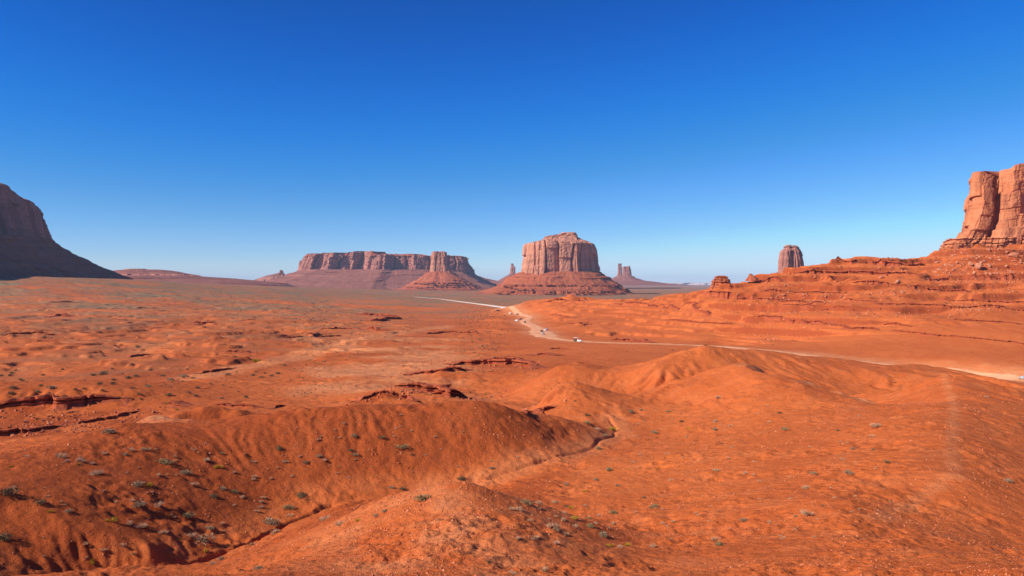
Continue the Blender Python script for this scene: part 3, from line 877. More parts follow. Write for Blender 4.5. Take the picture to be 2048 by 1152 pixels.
parented(strata("thin_tower", D, [(527, 1236.5, 1243), (535, 1236, 1243), (546, 1235.5, 1243.5), (553, 1234.5, 1244.5)], None, M_MESA, dr=.9, plan=unit_plan(140, 4, 51, .06), flute=cliff_flute(16, 5, 53, 80, 3), NZ=36), b)
parented(strata("broad_tower", D, [(533, 1247, 1260), (540, 1246.5, 1260.3), (550, 1246, 1262), (557, 1245, 1264)], None, M_MESA, dr=.8, plan=unit_plan(200, 4, 55, .1), flute=cliff_flute(18, 9, 57, 80, 4), NZ=36,
       top=[(1245, 534), (1248, 533), (1252, 535), (1256, 534), (1258, 532), (1261, 532)]), b)
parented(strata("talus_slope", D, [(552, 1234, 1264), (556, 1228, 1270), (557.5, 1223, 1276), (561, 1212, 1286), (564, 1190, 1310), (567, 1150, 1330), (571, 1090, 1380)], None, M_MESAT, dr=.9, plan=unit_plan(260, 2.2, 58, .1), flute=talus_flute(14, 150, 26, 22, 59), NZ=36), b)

# --- the long mesa
D = 6000
b = formation("long_mesa", "long flat topped mesa with a purple cliff wall across the left of the skyline", "mesa", D, 740, 575)
mp = poly_plan([(-1, -.35), (-.93, -.7), (-.78, -.62), (-.7, -.8), (-.55, -.7), (-.42, -.72), (-.30, -.55), (-.16, -.86), (-.02, -.90), (.005, -.74), (.16, -.68), (.38, -.72), (.62, -.62), (.9, -.52), (.99, -.15), (1, .9), (0, 1), (-1, .6)], 1000)
mt = poly_plan([(-1, -.4), (-.8, -.82), (-.3, -.84), (-.02, -.88), (.1, -.80), (.62, -.68), (.9, -.52), (1, 0), (1, .9), (0, 1), (-1, .6)], 1000)
parented(strata("cliff", D, [(512, 616, 934), (520, 611, 938), (535, 605, 939), (546, 601, 940.5)], None, M_MESA, dr=.85, plan=mp, flute=cliff_flute(85, 40, 61, 240, 22), NZ=46,
       top=[(600, 511), (618, 510), (630, 511), (638, 513), (645, 510), (668, 510.5), (672, 514), (690, 513), (694, 510), (716, 507), (740, 507.5), (745, 508), (748, 513), (760, 514), (780, 512.5), (796, 513), (799, 516), (815, 515), (820, 512.5), (840, 513), (860, 516), (905, 516), (928, 516), (936, 521), (941, 529)]), b)
parented(strata("rim", D, [(512, 622, 930), (513.5, 619, 933), (515.2, 615, 936)], None, M_TALUS, dr=.83, plan=mp, flute=cliff_flute(85, 40, 61, 240, 22), NZ=6,
       top=[(600, 509.5), (618, 508.5), (630, 509.5), (638, 511.5), (645, 508.5), (668, 509), (672, 512.5), (690, 511.5), (694, 508.5), (716, 505.5), (740, 506), (745, 506.5), (748, 511.5), (760, 512.5), (780, 511), (796, 511.5), (799, 514.5), (815, 513.5), (820, 511), (840, 511.5), (860, 514.5), (905, 513.5), (928, 514), (936, 519), (941, 527)]), b)
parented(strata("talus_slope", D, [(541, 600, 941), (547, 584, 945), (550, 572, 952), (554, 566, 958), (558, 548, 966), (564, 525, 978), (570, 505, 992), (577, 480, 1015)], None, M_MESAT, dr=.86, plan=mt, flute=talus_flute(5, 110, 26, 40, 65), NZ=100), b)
parented(strata("shoulder_block", D, [(521, 599.5, 602.5), (524, 598.5, 606), (531, 598, 612), (539, 597.5, 622), (547, 596, 628)], None, M_MESA, dr=1.3, plan=unit_plan(160, 2.6, 67, .12), flute=cliff_flute(30, 10, 68, 80, 5), NZ=30), b)
parented(strata("small_pinnacle", D, [(540, 561, 563), (545, 559.5, 566), (548, 550, 568), (551, 535, 570), (555, 524, 578), (560, 512, 590), (574, 492, 615)], None, M_MESA, dr=1.6, plan=unit_plan(160, 2.6, 69, .15), flute=cliff_flute(24, 9, 70, 30, 4), NZ=26), b)

D = 5000
b = formation("tower_butte", "square tower of banded rock standing in front of the right half of the long mesa", "butte", D, 882, 578)
parented(strata("cliff", D, [(505, 865, 892), (512, 864, 893), (530, 862, 895), (545, 860, 899)], None, M_BUTTE, dr=.9, plan=unit_plan(320, 4, 71, .06), flute=cliff_flute(26, 11, 73, 160, 6), NZ=50,
       top=[(860, 505), (866, 503.5), (874, 503), (880, 504), (888, 503), (893, 505)]), b)
parented(strata("pinnacle", D, [(510, 896.5, 898.5), (516, 896, 899.5), (530, 895, 901), (545, 894, 903)], None, M_BUTTE, dr=1.2, plan=unit_plan(90, 2.5, 75, .1), flute=cliff_flute(14, 4, 76, 60, 2), NZ=24), b)
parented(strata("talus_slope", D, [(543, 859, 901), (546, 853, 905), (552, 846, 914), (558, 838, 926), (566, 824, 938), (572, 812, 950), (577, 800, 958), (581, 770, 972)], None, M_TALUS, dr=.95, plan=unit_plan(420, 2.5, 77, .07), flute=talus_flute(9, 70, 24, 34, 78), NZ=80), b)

for r_ in ([(565, 822, 939), (568.5, 821, 941)], [(573, 806, 955), (576, 805, 957)]):
    parented(strata("ledge_band", D, r_, None, M_TALUS, dr=1.25, plan=unit_plan(420, 2.5, 77, .07), flute=cliff_flute(34, 22, 80, 40, 14), NZ=6, cap=False), b)

# --- low far mesas
D = 7600
b = formation("low_far_mesa", "low stepped purple mesa fading out right of the long mesa", "mesa", D, 975, 565)
parented(strata("terrace", D, [(551, 935, 950), (553, 930, 960), (556, 925, 968), (560, 920, 985), (566, 900, 1020), (572, 860, 1050)], None, M_MESAT, dr=2.5, plan=unit_plan(240, 2.4, 81, .1), flute=talus_flute(10, 200, 22, 40, 82), NZ=40, ycen=D), b)
D = 4200
b = formation("low_red_mesa", "low red mesa with a flat dark cap between the shaded mesa and the long mesa", "mesa", D, 340, 560)
parented(strata("cap_rock", D, [(538.2, 252, 292), (540.8, 251, 294)], None, M_MESA, dr=2.0, plan=unit_plan(160, 5, 84, .04), flute=cliff_flute(24, 6, 85, 30, 3), NZ=8, ycen=D), b)
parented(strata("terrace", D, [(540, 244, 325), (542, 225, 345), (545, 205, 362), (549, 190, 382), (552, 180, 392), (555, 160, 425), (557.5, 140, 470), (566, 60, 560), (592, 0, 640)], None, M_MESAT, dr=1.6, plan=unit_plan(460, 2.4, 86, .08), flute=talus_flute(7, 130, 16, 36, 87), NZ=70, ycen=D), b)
for r_ in ([(543.6, 236, 336), (546.2, 232, 338)], [(550.4, 182, 392), (552.6, 177, 396)]):
    parented(strata("ledge_band", D, r_, None, M_MESA, dr=1.9, plan=unit_plan(460, 2.4, 86, .08), flute=cliff_flute(40, 22, 89, 40, 14), NZ=6, cap=False), b)
D = 24000
b = formation("pale_far_mesa", "very distant pale blue mesa low on the horizon left of the layered knob", "mesa", D, 1400, 570)
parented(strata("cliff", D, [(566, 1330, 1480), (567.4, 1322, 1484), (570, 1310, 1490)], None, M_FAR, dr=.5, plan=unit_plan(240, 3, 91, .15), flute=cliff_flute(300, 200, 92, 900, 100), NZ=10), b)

# --- shaded mesa on the left
D = 2400
b = formation("shaded_mesa", "dark purple mesa in full shade rising at the left edge of the picture", "mesa", D, 0, 555)
lm = poly_plan([(-1, -1), (-.2, -.62), (.35, -.42), (.8, -.30), (.97, -.05), (1, .5), (.6, 1), (-1, 1)], 760)
parented(strata("cliff", D, [(405, -640, 75), (420, -642, 85), (440, -644, 92), (456, -646, 98), (484, -650, 107)], None, M_MESA, dr=.62, plan=lm, flute=cliff_flute(48, 20, 93, 200, 10), NZ=70, skew=.55, ycen=D + 100,
       top=[(-640, 330), (-100, 360), (0, 373), (18, 377), (22, 384), (40, 392), (60, 398), (75, 405)]), b)
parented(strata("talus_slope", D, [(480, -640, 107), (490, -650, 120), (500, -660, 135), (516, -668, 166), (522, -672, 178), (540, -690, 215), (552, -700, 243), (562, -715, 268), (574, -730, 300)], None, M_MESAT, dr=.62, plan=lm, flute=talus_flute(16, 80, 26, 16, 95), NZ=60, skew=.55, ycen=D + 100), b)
parented(strata("pinnacle", D, [(362, -3, .6), (366, -3, 1.0), (380, -4, 2)], None, M_MESA, dr=1, plan=unit_plan(60, 2.5, 97, .1), NZ=10, ycen=D + 40, flute=cliff_flute(8, 2, 98, 20, 1)), b)

# --- butte half hidden behind the right ridge
D = 3000
b = formation("half_hidden_butte", "stubby fluted butte half hidden behind the red ridge on the right", "butte", D, 1582, 560)
pl = unit_plan(360, 2.8, 121, .07)
ang = np.degrees(np.arctan2(pl[:, 1], pl[:, 0])) % 360
notch(262, 285, .16)
parented(strata("cliff", D, [(501, 1564, 1600), (506, 1561.5, 1603), (520, 1559, 1607), (540, 1556, 1609.5), (565, 1553, 1611)], None, M_MESA, dr=.9, plan=pl, flute=cliff_flute(22, 10, 123, 140, 6), NZ=50,
       top=[(1556, 503), (1564, 501), (1580, 500), (1600, 500), (1606, 505)]), b)
parented(strata("cap_rock", D, [(491, 1570, 1596), (494, 1567, 1599), (494.3, 1570, 1597), (498, 1565, 1600), (502, 1564, 1600)], None, M_MESA, dr=.9, plan=unit_plan(200, 3, 125, .08), flute=cliff_flute(14, 5, 126, 9, 2), NZ=16,
       top=[(1567, 493), (1574, 490), (1580, 491), (1592, 491), (1599, 494)]), b)
parented(strata("talus_slope", D, [(560, 1552, 1612), (580, 1510, 1650), (594, 1470, 1700)], None, M_TALUS, dr=.95, plan=unit_plan(240, 2.4, 127, .07), flute=talus_flute(14, 70, 20, 16, 128), NZ=20), b)

# --- red cliff at the right edge
D = 980
b = formation("red_cliff", "sheer orange red cliff with dark streaks at the right edge of the picture", "cliff", D, 2000, 490)
rc = poly_plan([(-1, -.1), (-.97, -.6), (-.86, -.80), (-.74, -.78), (-.71, -.62), (-.68, -.85), (-.55, -.95), (-.42, -.9), (-.37, -.72), (-.33, -.95), (0, -1), (1, -.9), (1, 1), (-.8, 1), (-1, .5)], 1100)
parented(strata("cliff_face", D, [(352, 1942, 2330), (362, 1939, 2334), (400, 1934, 2340), (440, 1931, 2346), (460, 1926, 2350), (462, 1920, 2352), (478, 1912, 2354), (492, 1908, 2356)], None, M_CLIFF, dr=.55, plan=rc, flute=cliff_flute(26, 5.5, 131, 17, 5.0, .20), NZ=150, ycen=D + 45,
       top=[(1935, 352), (1942, 346), (1948, 343.5), (1962, 343), (1975, 344), (1985, 348), (1992, 353), (1996, 351), (2000, 342), (2015, 341.5), (2022, 340), (2030, 334), (2042, 331), (2060, 329), (2200, 320), (2340, 340)]), b)
parented(strata("layered_base", D, [(478, 1892, 2370), (480, 1889, 2372), (480.6, 1893, 2370), (485, 1888, 2372), (489, 1884, 2374), (490, 1887, 2374), (495, 1881, 2376), (500, 1884, 2376), (530, 1886, 2376)], None, M_CLIFF, dr=.6, plan=rc, flute=cliff_flute(7, 3.6, 133, 3.0, 1.2), NZ=40, ycen=D + 45), b)

# --- layered knobs on the ridge
D = 830
b = formation("layered_knob", "rounded knob of stacked red rock layers standing at the left end of the right ridge", "rock outcrop", D, 1440, 582)
parented(strata("stacked_layers", D, [(552.5, 1432, 1452), (555, 1428, 1455), (555.5, 1430, 1453), (559, 1426, 1459), (559.5, 1428, 1457), (564, 1423, 1461), (564.6, 1425, 1459), (569, 1422, 1463), (570, 1424, 1462), (575, 1420, 1466), (588, 1412, 1484)], None, M_KNOB, dr=.9, plan=unit_plan(260, 2.6, 141, .07), flute=cliff_flute(5, 1.7, 143, 2.2, .8), NZ=60), b)
parented(strata("top_block", D, [(551.2, 1436, 1450), (552.0, 1435, 1451.5), (553.5, 1436, 1450)], None, M_KNOB, dr=.9, plan=unit_plan(90, 3, 145, .08), flute=cliff_flute(3, .6, 146, 2, .3), NZ=8), b)
D = 825
b = formation("small_ridge_knob", "small rock stub poking up from the ridge right of the larger layered knob", "rock outcrop", D, 1502, 556)
parented(strata("stacked_layers", D, [(547.5, 1499, 1504), (549, 1498, 1505), (549.4, 1499.5, 1504), (552, 1498, 1507), (553, 1496, 1510), (562, 1490, 1520)], None, M_KNOB, dr=1.0, plan=unit_plan(120, 2.6, 147, .08), flute=cliff_flute(3, .9, 148, 1.6, .4), NZ=26), b)
print("formations", round(time.time() - T0, 1))

# ------------------------------------------------------------------ rock ledges
def rock_ledge(pts, hpx, label, seed, group="dark rock ledges", offs=0.0):
    w = []
    for a, c in pts:
        x, y, z = ground_at(a, c)
        w.append((x, y))
    md = float(np.median([q[1] for q in w]))
    w = [q if abs(q[1] / md - 1) < .22 else (q[0] / q[1] * md, md) for q in w]
    Dm = float(np.mean([q[1] for q in w]))
    h = hpx / FPX * Dm
    # keep the line smooth in depth
    w = np.array(w)
    path = resample([tuple(q) for q in w], h * .22)
    for _ in range(4):
        path[1:-1] = .25 * path[:-2] + .5 * path[1:-1] + .25 * path[2:]
    M = len(path)
    tg = np.gradient(path, axis=0); tg /= np.linalg.norm(tg, axis=1)[:, None] + 1e-9
    nr = np.stack([tg[:, 1], -tg[:, 0]], 1)
    if (nr * path).sum() > 0: nr = -nr
    s = np.concatenate([[0], np.cumsum(np.linalg.norm(np.diff(path, axis=0), axis=1))])
    zz = np.zeros_like(s)
    o = blocks(s, zz, h * 2.5, h * 1.2, seed, 9e9, .6) + blocks(s, zz, h * .8, h * .5, seed + 1, 9e9) + h * .5 * pnoise(s / (h * 7), zz, seed + 2)
    ends = sstep(0, h * 3, s) * sstep(0, h * 3, s[-1] - s)
    hh = h * ends * (.60 + .40 * _h(np.floor(s / (h * 2.6)).astype(np.int64), np.zeros(M, np.int64), seed + 4)) * (.75 + .5 * pnoise(s / (h * 9), zz, seed + 5)) 
    hh = np.maximum(hh, h * .06)
    prof = [(-2.4, -.25), (-1.2, .55), (-.55, .88), (-.15, .98), (.12, .93), (.16, .70), (.04, .60), (-.22, .52), (-.12, .40), (.10, .36), (.05, .12), (.18, .05), (.55, -.12), (1.2, -.5)]
    g0 = ground_z(path[:, 0], path[:, 1])
    V = []
    for k, (a, c) in enumerate(prof):
        d = a * h + (o if k > 1 else o * .2) * ends
        j = h * .06 * pnoise(s / (h * .35) + k * 3.1, zz + k, seed + 7) * (0 if k in (0, 13) else 1)
        x = path[:, 0] + nr[:, 0] * (d + j); y = path[:, 1] + nr[:, 1] * (d + j)
        base = ground_z(x, y) if k in (0, 13, 12) else g0
        V.append(np.stack([x, y, base + c * hh + j * .4], -1))
    V = np.stack(V, 1)
    K = len(prof)
    ix = np.arange(M * K).reshape(M, K)
    f = np.stack([ix[:-1, :-1], ix[1:, :-1], ix[1:, 1:], ix[:-1, 1:]], -1).reshape(-1, 4)
    me = np_mesh("rock_ledge", V.reshape(-1, 3), f, M_LEDGE, False)
    bm = bmesh.new(); bm.from_mesh(me); bmesh.ops.recalc_face_normals(bm, faces=bm.faces); bm.to_mesh(me); bm.free()
    up = sum(p.normal.z for p in me.polygons[:K - 1])
    if up < 0: me.flip_normals()
    ob = link("rock_ledge", me)
    return tag(ob, label, "rock ledge", group)

LEDGES = [
 ([(-60, 824), (0, 820), (60, 816), (130, 810), (200, 803), (266, 798)], 27, "long broken rock ledge with a dark undercut at the left edge of the picture"),
 ([(-60, 880), (0, 873), (70, 864), (132, 852)], 17, "low crumbling ledge at the left edge just under the longer undercut ledge"),
 ([(322, 806), (345, 808), (366, 814)], 15, "short dark rock lump between two yellow shrubs behind the dark ridge"),
 ([(140, 850), (200, 842), (282, 822)], 9, "lowest crumbled ledge at the left, running into the crest of the dark ridge"),
 ([(712, 804), (740, 794), (766, 787), (800, 794), (830, 803)], 9, "dark rock band across the pointed hill behind the dark ridge crest"),
 ([(1560, 618), (1640, 622), (1720, 624)], 5, "middle one of three ledges stacked on the right slope below the small rock stub"),
 ([(1520, 583), (1600, 586), (1690, 588)], 6, "straight ledge on the ridge below the half hidden butte"),
 ([(1700, 566), (1760, 568), (1830, 572)], 6, "short ledge under the thick banded ledge of the ridge"),
 ([(1880, 600), (1960, 604), (2060, 606)], 6, "ledge at the right edge just below the boulder slope"),
 ([(1900, 640), (1980, 644), (2060, 650)], 5, "ledge at the right edge midway down to the road"),
 ([(1330, 640), (1400, 646), (1470, 648)], 4, "faint ledge on the red swell above the far bend of the road"),
 ([(257, 716), (285, 711), (309, 709)], 6, "dark broken ledge along the top of a low mound on the left plain"),
 ([(446, 704), (480, 705), (515, 707)], 6, "dark ledge on a low mound right of the sandy mounds on the left plain"),
 ([(398, 748), (430, 743), (472, 737)], 7, "dark cut bank along the pale sandy wash on the left plain"),
 ([(541, 818), (556, 816), (572, 811)], 9, "dark bank at the end of the gully just behind the dark ridge"),
 ([(0, 672), (60, 668), (120, 670)], 6, "thin dark ledge at the left edge of the hummocky plain"),
 ([(560, 672), (620, 668), (690, 672)], 5, "faint ledge on the plain left of the long low bank"),
 ([(850, 668), (900, 664), (960, 668)], 5, "low ledge on the plain left of the wide dirt lot"),
 ([(425, 810), (470, 814), (520, 816)], 8, "thin low ledge along the gully behind the small red mound"),
 ([(806, 750), (850, 747), (900, 742), (945, 740)], 20, "left lower tier of the stepped outcrop in the middle distance"),
 ([(895, 730), (960, 727), (1030, 730), (1066, 738)], 19, "long middle tier of the stepped outcrop, with a level dark edge"),
 ([(965, 721), (1000, 717), (1046, 724)], 13, "short topmost tier of the stepped outcrop in the middle distance"),
 ([(1066, 711), (1085, 709), (1108, 711)], 13, "small broken outcrop just right of and beyond the stepped outcrop"),
 ([(1100, 698), (1118, 697), (1136, 699)], 3, "thin rock lip beyond the small broken outcrop, below the parked cars"),
 ([(778, 775), (812, 776), (850, 784), (900, 795), (944, 803)], 27, "jagged row of red rock blocks slanting down in front of the gullied slope"),
 ([(1052, 828), (1080, 824), (1116, 812)], 12, "eroded rock band at the foot of the rounded hill beside the wash"),
 ([(1091, 603), (1112, 603), (1140, 602)], 7, "dark cap ledge on top of the red swell below the middle butte"),
 ([(1146, 600), (1158, 603), (1170, 606)], 4, "short dark ledge under the pointed tip of the red swell"),
 ([(1226, 608), (1300, 613), (1350, 617), (1400, 624), (1424, 633)], 5, "long thin dark ledge winding down the far side of the red swell"),
 ([(1408, 589), (1470, 593), (1500, 597), (1560, 602), (1600, 606), (1652, 608)], 8, "dark ledge running right from below the layered knob"),
 ([(1680, 602), (1750, 606), (1800, 610), (1900, 616), (2060, 622)], 5.5, "long ledge across the red slope under the right cliff, below the boulder field"),
 ([(1508, 632), (1560, 638), (1640, 645), (1690, 656), (1760, 660)], 6.5, "left half of the lowest ledge line on the right slope above the road"),
 ([(1764, 650), (1810, 652), (1834, 653)], 6, "short thick ledge fragment above the lowest ledge line on the right"),
 ([(1780, 662), (1860, 670), (1940, 676), (2060, 690)], 5, "right half of the lowest ledge line on the right slope above the road"),
 ([(1586, 547), (1625, 545), (1700, 547), (1790, 550), (1842, 551)], 11, "thick banded ledge below the ridge crest right of the half hidden butte"),
 ([(1838, 553), (1900, 556), (1960, 557), (2060, 559)], 8, "ledge at the foot of the boulder slope under the right cliff"),
 ([(1646, 523), (1700, 526), (1740, 528), (1800, 531), (1862, 529)], 11, "dark cap ledge along the flat crest of the right ridge"),
 ([(1488, 568), (1530, 564), (1572, 564)], 7, "thin ledge on the ridge below the small rock stub"),
 ([(1812, 573), (1880, 582), (1950, 586)], 8, "ledge broken by boulders in the middle of the right slope"),
 ([(1218, 680), (1260, 682), (1302, 686)], 8, "low broken rock wall beside the road right of the tour truck"),
 ([(1138, 646), (1160, 648), (1184, 648)], 4, "dark ledge on the slope above the parked cars"),
 ([(1100, 630), (1116, 631), (1136, 634)], 2.4, "thin dark line of rock high on the slope above the parked cars"),
 ([(718, 628), (750, 631), (792, 636)], 8, "upper of two dark ledges on the plain below the tower butte"),
 ([(736, 642), (768, 640), (804, 638)], 9, "lower of two dark ledges on the plain below the tower butte"),
 ([(98, 634), (116, 632), (134, 634)], 11, "dark fronted mound of rock on the left plain"),
 ([(380, 646), (406, 647), (434, 649)], 6, "dark rock ledge right of centre on the left plain"),
 ([(98, 605), (124, 604), (150, 605)], 3, "small ledge on the grey plain below the shaded mesa"),
 ([(268, 617), (292, 617), (316, 619)], 3, "thin ledge on the grey plain below the low red mesa"),
 ([(640, 660), (690, 658), (772, 662)], 7, "long low bank of dark rock on the plain left of the road"),
 ([(476, 642), (500, 640), (512, 641)], 3, "short ledge on the plain left of the two dark ledges"),
]
for k, (pts, hpx, lab) in enumerate(LEDGES):
    rock_ledge(pts, hpx, lab, 300 + k * 11)
print("ledges", round(time.time() - T0, 1))

# ------------------------------------------------------------------ boulders
M_BOULDER = rock_material("boulder_sandstone", (.44, .15, .075), (.56, .26, .16), (.28, .085, .045), .8, (.5, .5, .5), .4, .3, .9)
def boulder_mesh(seed):
    bm = bmesh.new()
    bmesh.ops.create_icosphere(bm, subdivisions=2, radius=1)
    r = random.Random(seed)
    planes = []
    for _ in range(9):
        v = Vector((r.gauss(0, 1), r.gauss(0, 1), r.gauss(0, .8))).normalized()
        planes.append((v, r.uniform(.5, .8)))
    for v in bm.verts:
        for n, d in planes:
            e = v.co.dot(n) - d
            if e > 0: v.co -= n * e
        v.co.x *= 1.15; v.co.z *= .78
        v.co += Vector((r.uniform(-.03, .03), r.uniform(-.03, .03), r.uniform(-.03, .03)))
    me = bpy.data.meshes.new("boulder")
    bm.to_mesh(me); bm.free()
    me.materials.append(M_BOULDER)
    return me
BMESH = [boulder_mesh(k) for k in range(7)]
def boulder(px, py, wpx, label, rnd, group="boulders fallen below the red cliff"):
    x, y, z = ground_at(px, py)
    o = link("boulder", BMESH[rnd.randrange(7)])
    r = wpx / FPX * y / 2.1
    o.location = (x, y, z + r * .25)
    o.scale = (r, r * rnd.uniform(.8, 1.1), r * rnd.uniform(.75, 1.1))
    o.rotation_euler = (rnd.uniform(-.3, .3), rnd.uniform(-.3, .3), rnd.uniform(0, 6.28))
    return tag(o, label, "boulder", group)
rnd = random.Random(5)
for a, c, w, lab in [
    (1958, 536, 26, "largest dark faced boulder on the slope under the right cliff"),
    (2026, 513, 20, "big tilted boulder close under the cliff wall at the right edge"),
    (1941, 530, 12, "boulder touching the left side of the largest boulder"),
    (1981, 551, 9, "boulder below and right of the largest boulder"),
    (1908, 543, 11, "boulder left of the largest boulder, above the long ledge"),
    (1763, 557, 12, "lone dark boulder below the banded ledge of the ridge"),
    (1570, 573, 7, "lone boulder on the slope below the half hidden butte"),
    (1476, 591, 6, "pale small block on the ledge right of the layered knob"),
    (1804, 586, 10, "pale broken block in the middle of the right slope"),
    (1680, 534, 6, "small boulder under the flat ridge crest"),
    (1855, 560, 8, "boulder just left of the boulder slope under the right cliff"),
    (1795, 566, 14, "slumped rough boulder left of the middle of the right slope"),
    (1130, 797 + 5, 7, "small pale stone on the rounded hill beside the wash")]:
    boulder(a, c, w, lab, rnd)
for k in range(120):
    a = 1860 + 190 * rnd.random() ** .8; c = 500 + 52 * rnd.random()
    if c < 505 + (1900 - a) * .5: c = 535 + 15 * rnd.random()
    boulder(a, c, 3.0 + 7 * rnd.random() ** 2.2, "small boulder in the rubble slope under the right cliff", rnd)
for k in range(45):
    a = 1540 + 160 * rnd.random(); c = 583 + (a - 1540) * .05 + 16 * rnd.random()
    boulder(a, c, 2.6 + 4 * rnd.random() ** 2, "small dark block scattered above the ledge right of the layered knob", rnd, "blocks above the ledge on the right ridge")
for k in range(26):
    a = 1420 + 130 * rnd.random(); c = 596 + 16 * rnd.random()
    boulder(a, c, 1.8 + 2.8 * rnd.random() ** 2, "small pale block fallen below the ledge under the layered knob", rnd, "blocks below the ledge under the layered knob")
for k in range(26):
    a = 1740 + 100 * rnd.random(); c = 570 + 20 * rnd.random()
    boulder(a, c, 1.8 + 3.5 * rnd.random() ** 2, "small block strewn about the middle of the right slope", rnd, "blocks strewn on the right slope")

def rubble():
    rg = np.random.default_rng(9)
    n = 42000
    px = rg.uniform(1400, 2110, n); D = np.exp(rg.uniform(math.log(560), math.log(900), n))
    x = (px - 1024) / FPX * D; y = D
    f = fbm(x / 45, y / 30, 231, 4)
    foot = sstep(1830, 1930, px) * sstep(740, 790, D)
    dens = np.clip(.10 + .75 * sstep(.15, .6, f) + .75 * foot, 0, 1) * sstep(600, 650, D) * sstep(1430, 1520, px)
    keep = rg.random(n) < dens * .55
    x, y = x[keep], y[keep]
    r = .28 + 1.0 * rg.random(len(x)) ** 3.5
    for (p0, p1, d0, d1, cnt, sc_) in ((-60, 330, 158, 189, 900, .38), (690, 850, 146, 166, 200, .3), (780, 950, 208, 232, 600, .42), (800, 1080, 290, 345, 500, .45), (1050, 1120, 176, 196, 300, .4), (700, 820, 560, 760, 260, .8)):
        q = rg.uniform(p0, p1, cnt); d_ = rg.uniform(d0, d1, cnt)
        x = np.concatenate([x, (q - 1024) / FPX * d_]); y = np.concatenate([y, d_])
        r = np.concatenate([r, sc_ * (.25 + 1.0 * rg.random(cnt) ** 3)])
    z = ground_z(x, y); m = len(x)
    base = np.array([(1, 0, -.5), (.1, 1, -.5), (-1, .2, -.5), (-.1, -1, -.5), (.75, .1, .5), (.1, .7, .55), (-.7, .2, .6), (-.1, -.7, .5)], float)
    fc = np.array([(0, 1, 5, 4), (1, 2, 6, 5), (2, 3, 7, 6), (3, 0, 4, 7), (4, 5, 6, 7)])
    a = rg.uniform(0, 6.28, m); ca, sa = np.cos(a)[:, None], np.sin(a)[:, None]
    V = base[None] * r[:, None, None] * rg.uniform(.6, 1.3, (m, 1, 3)) * rg.uniform(.8, 1.2, (m, 8, 1))
    V = np.stack([V[..., 0] * ca - V[..., 1] * sa + x[:, None], V[..., 0] * sa + V[..., 1] * ca + y[:, None], V[..., 2] + z[:, None] + r[:, None] * .2], -1)
    F = (fc[None] + (np.arange(m) * 8)[:, None, None]).reshape(-1, 4)
    mt_, nt, p = new_mat("rubble_stone", .95, .05)
    geo = nd(nt, 'ShaderNodeNewGeometry')
    c = mixc(nt, geo.outputs['Random Per Island'], (.34, .085, .034), (.54, .20, .10))
    nt.links.new(c, p.inputs['Base Color'])
    tag(link("rubble", np_mesh("rubble", V.reshape(-1, 3), F, mt_)), kind='stuff')
rubble()

# loose stones and gravel: nobody could count them
def gravel():
    rg = np.random.default_rng(3)
    n = 90000
    lr = rg.uniform(math.log(30), math.log(210), n); th = rg.uniform(-.60, .60, n)
    x = np.exp(lr) * np.sin(th); y = np.exp(lr) * np.cos(th)
    px = 1024 + x / y * FPX
    dens = np.clip(.25 + fbm(x / 9, y / 9, 211, 3) * .8, .05, 1)
    kn = np.exp(-(((px - 830) / 220) ** 2)) * (y < 64)
    br = sstep(1500, 1750, px) * (y < 62) * sstep(-.2, .4, pnoise(x / 8, y / 8, 213))
    dens = np.maximum(dens, np.maximum(.95 * kn, .8 * br))
    keep = rg.random(n) < dens
    x, y, kn = x[keep], y[keep], kn[keep]
    z = ground_z(x, y)
    m = len(x)
    r = (.022 + .075 * rg.random(m) ** 3) * (1 + .35 * kn) * np.clip(y / 60, .7, 2.0)
    base = np.array([(1, 0, -.4), (.1, 1, -.4), (-1, .2, -.4), (-.1, -1, -.4), (.15, .1, .75), (-.5, .3, .5)], float)
    fc = np.array([(0, 1, 4), (1, 5, 4), (1, 2, 5), (2, 3, 5), (3, 4, 5), (3, 0, 4)])
    a = rg.uniform(0, 6.28, m)
    V = base[None] * r[:, None, None] * rg.uniform(.6, 1.3, (m, 1, 3)) * rg.uniform(.8, 1.2, (m, 6, 1))
    ca, sa = np.cos(a)[:, None], np.sin(a)[:, None]
    V = np.stack([V[..., 0] * ca - V[..., 1] * sa + x[:, None], V[..., 0] * sa + V[..., 1] * ca + y[:, None], V[..., 2] + z[:, None] + r[:, None] * .15], -1)
    F = (fc[None] + (np.arange(m) * 6)[:, None, None]).reshape(-1, 3)
    mt, nt, p = new_mat("loose_stone", .95, .05)
    geo = nd(nt, 'ShaderNodeNewGeometry')
    c = mixc(nt, geo.outputs['Random Per Island'], (.36, .075, .025), (.56, .20, .10))
    c = mixc(nt, ramp(nt, geo.outputs['Random Per Island'], .93, .99), c, (.58, .26, .13))
    nt.links.new(c, p.inputs['Base Color'])
    tag(link("gravel", np_mesh("gravel", V.reshape(-1, 3), F, mt)), kind='stuff')
gravel()
print("stones", round(time.time() - T0, 1))

# ------------------------------------------------------------------ shrubs
def leaf_material(name, ca, cb):
    m, nt, p = new_mat(name, .8, .1)
    geo = nd(nt, 'ShaderNodeNewGeometry')
    c = mixc(nt, geo.outputs['Random Per Island'], ca, cb)
    nt.links.new(c, p.inputs['Base Color'])
    return m
LEAF = {'green': leaf_material("green_sage_leaf", (.19, .15, .068), (.36, .27, .13)),
        'grey': leaf_material("grey_sage_leaf", (.23, .16, .095), (.42, .30, .18)),
        'pale': leaf_material("dry_tan_grass", (.48, .28, .16), (.66, .42, .26)),
        'yellow': leaf_material("yellow_flower_leaf", (.36, .24, .025), (.58, .36, .035)),
        'dark': leaf_material("dark_scrub_leaf", (.10, .078, .040), (.22, .16, .085))}
TWIG = flat_mat("woody_twig", (.16, .095, .06), .9, .05)

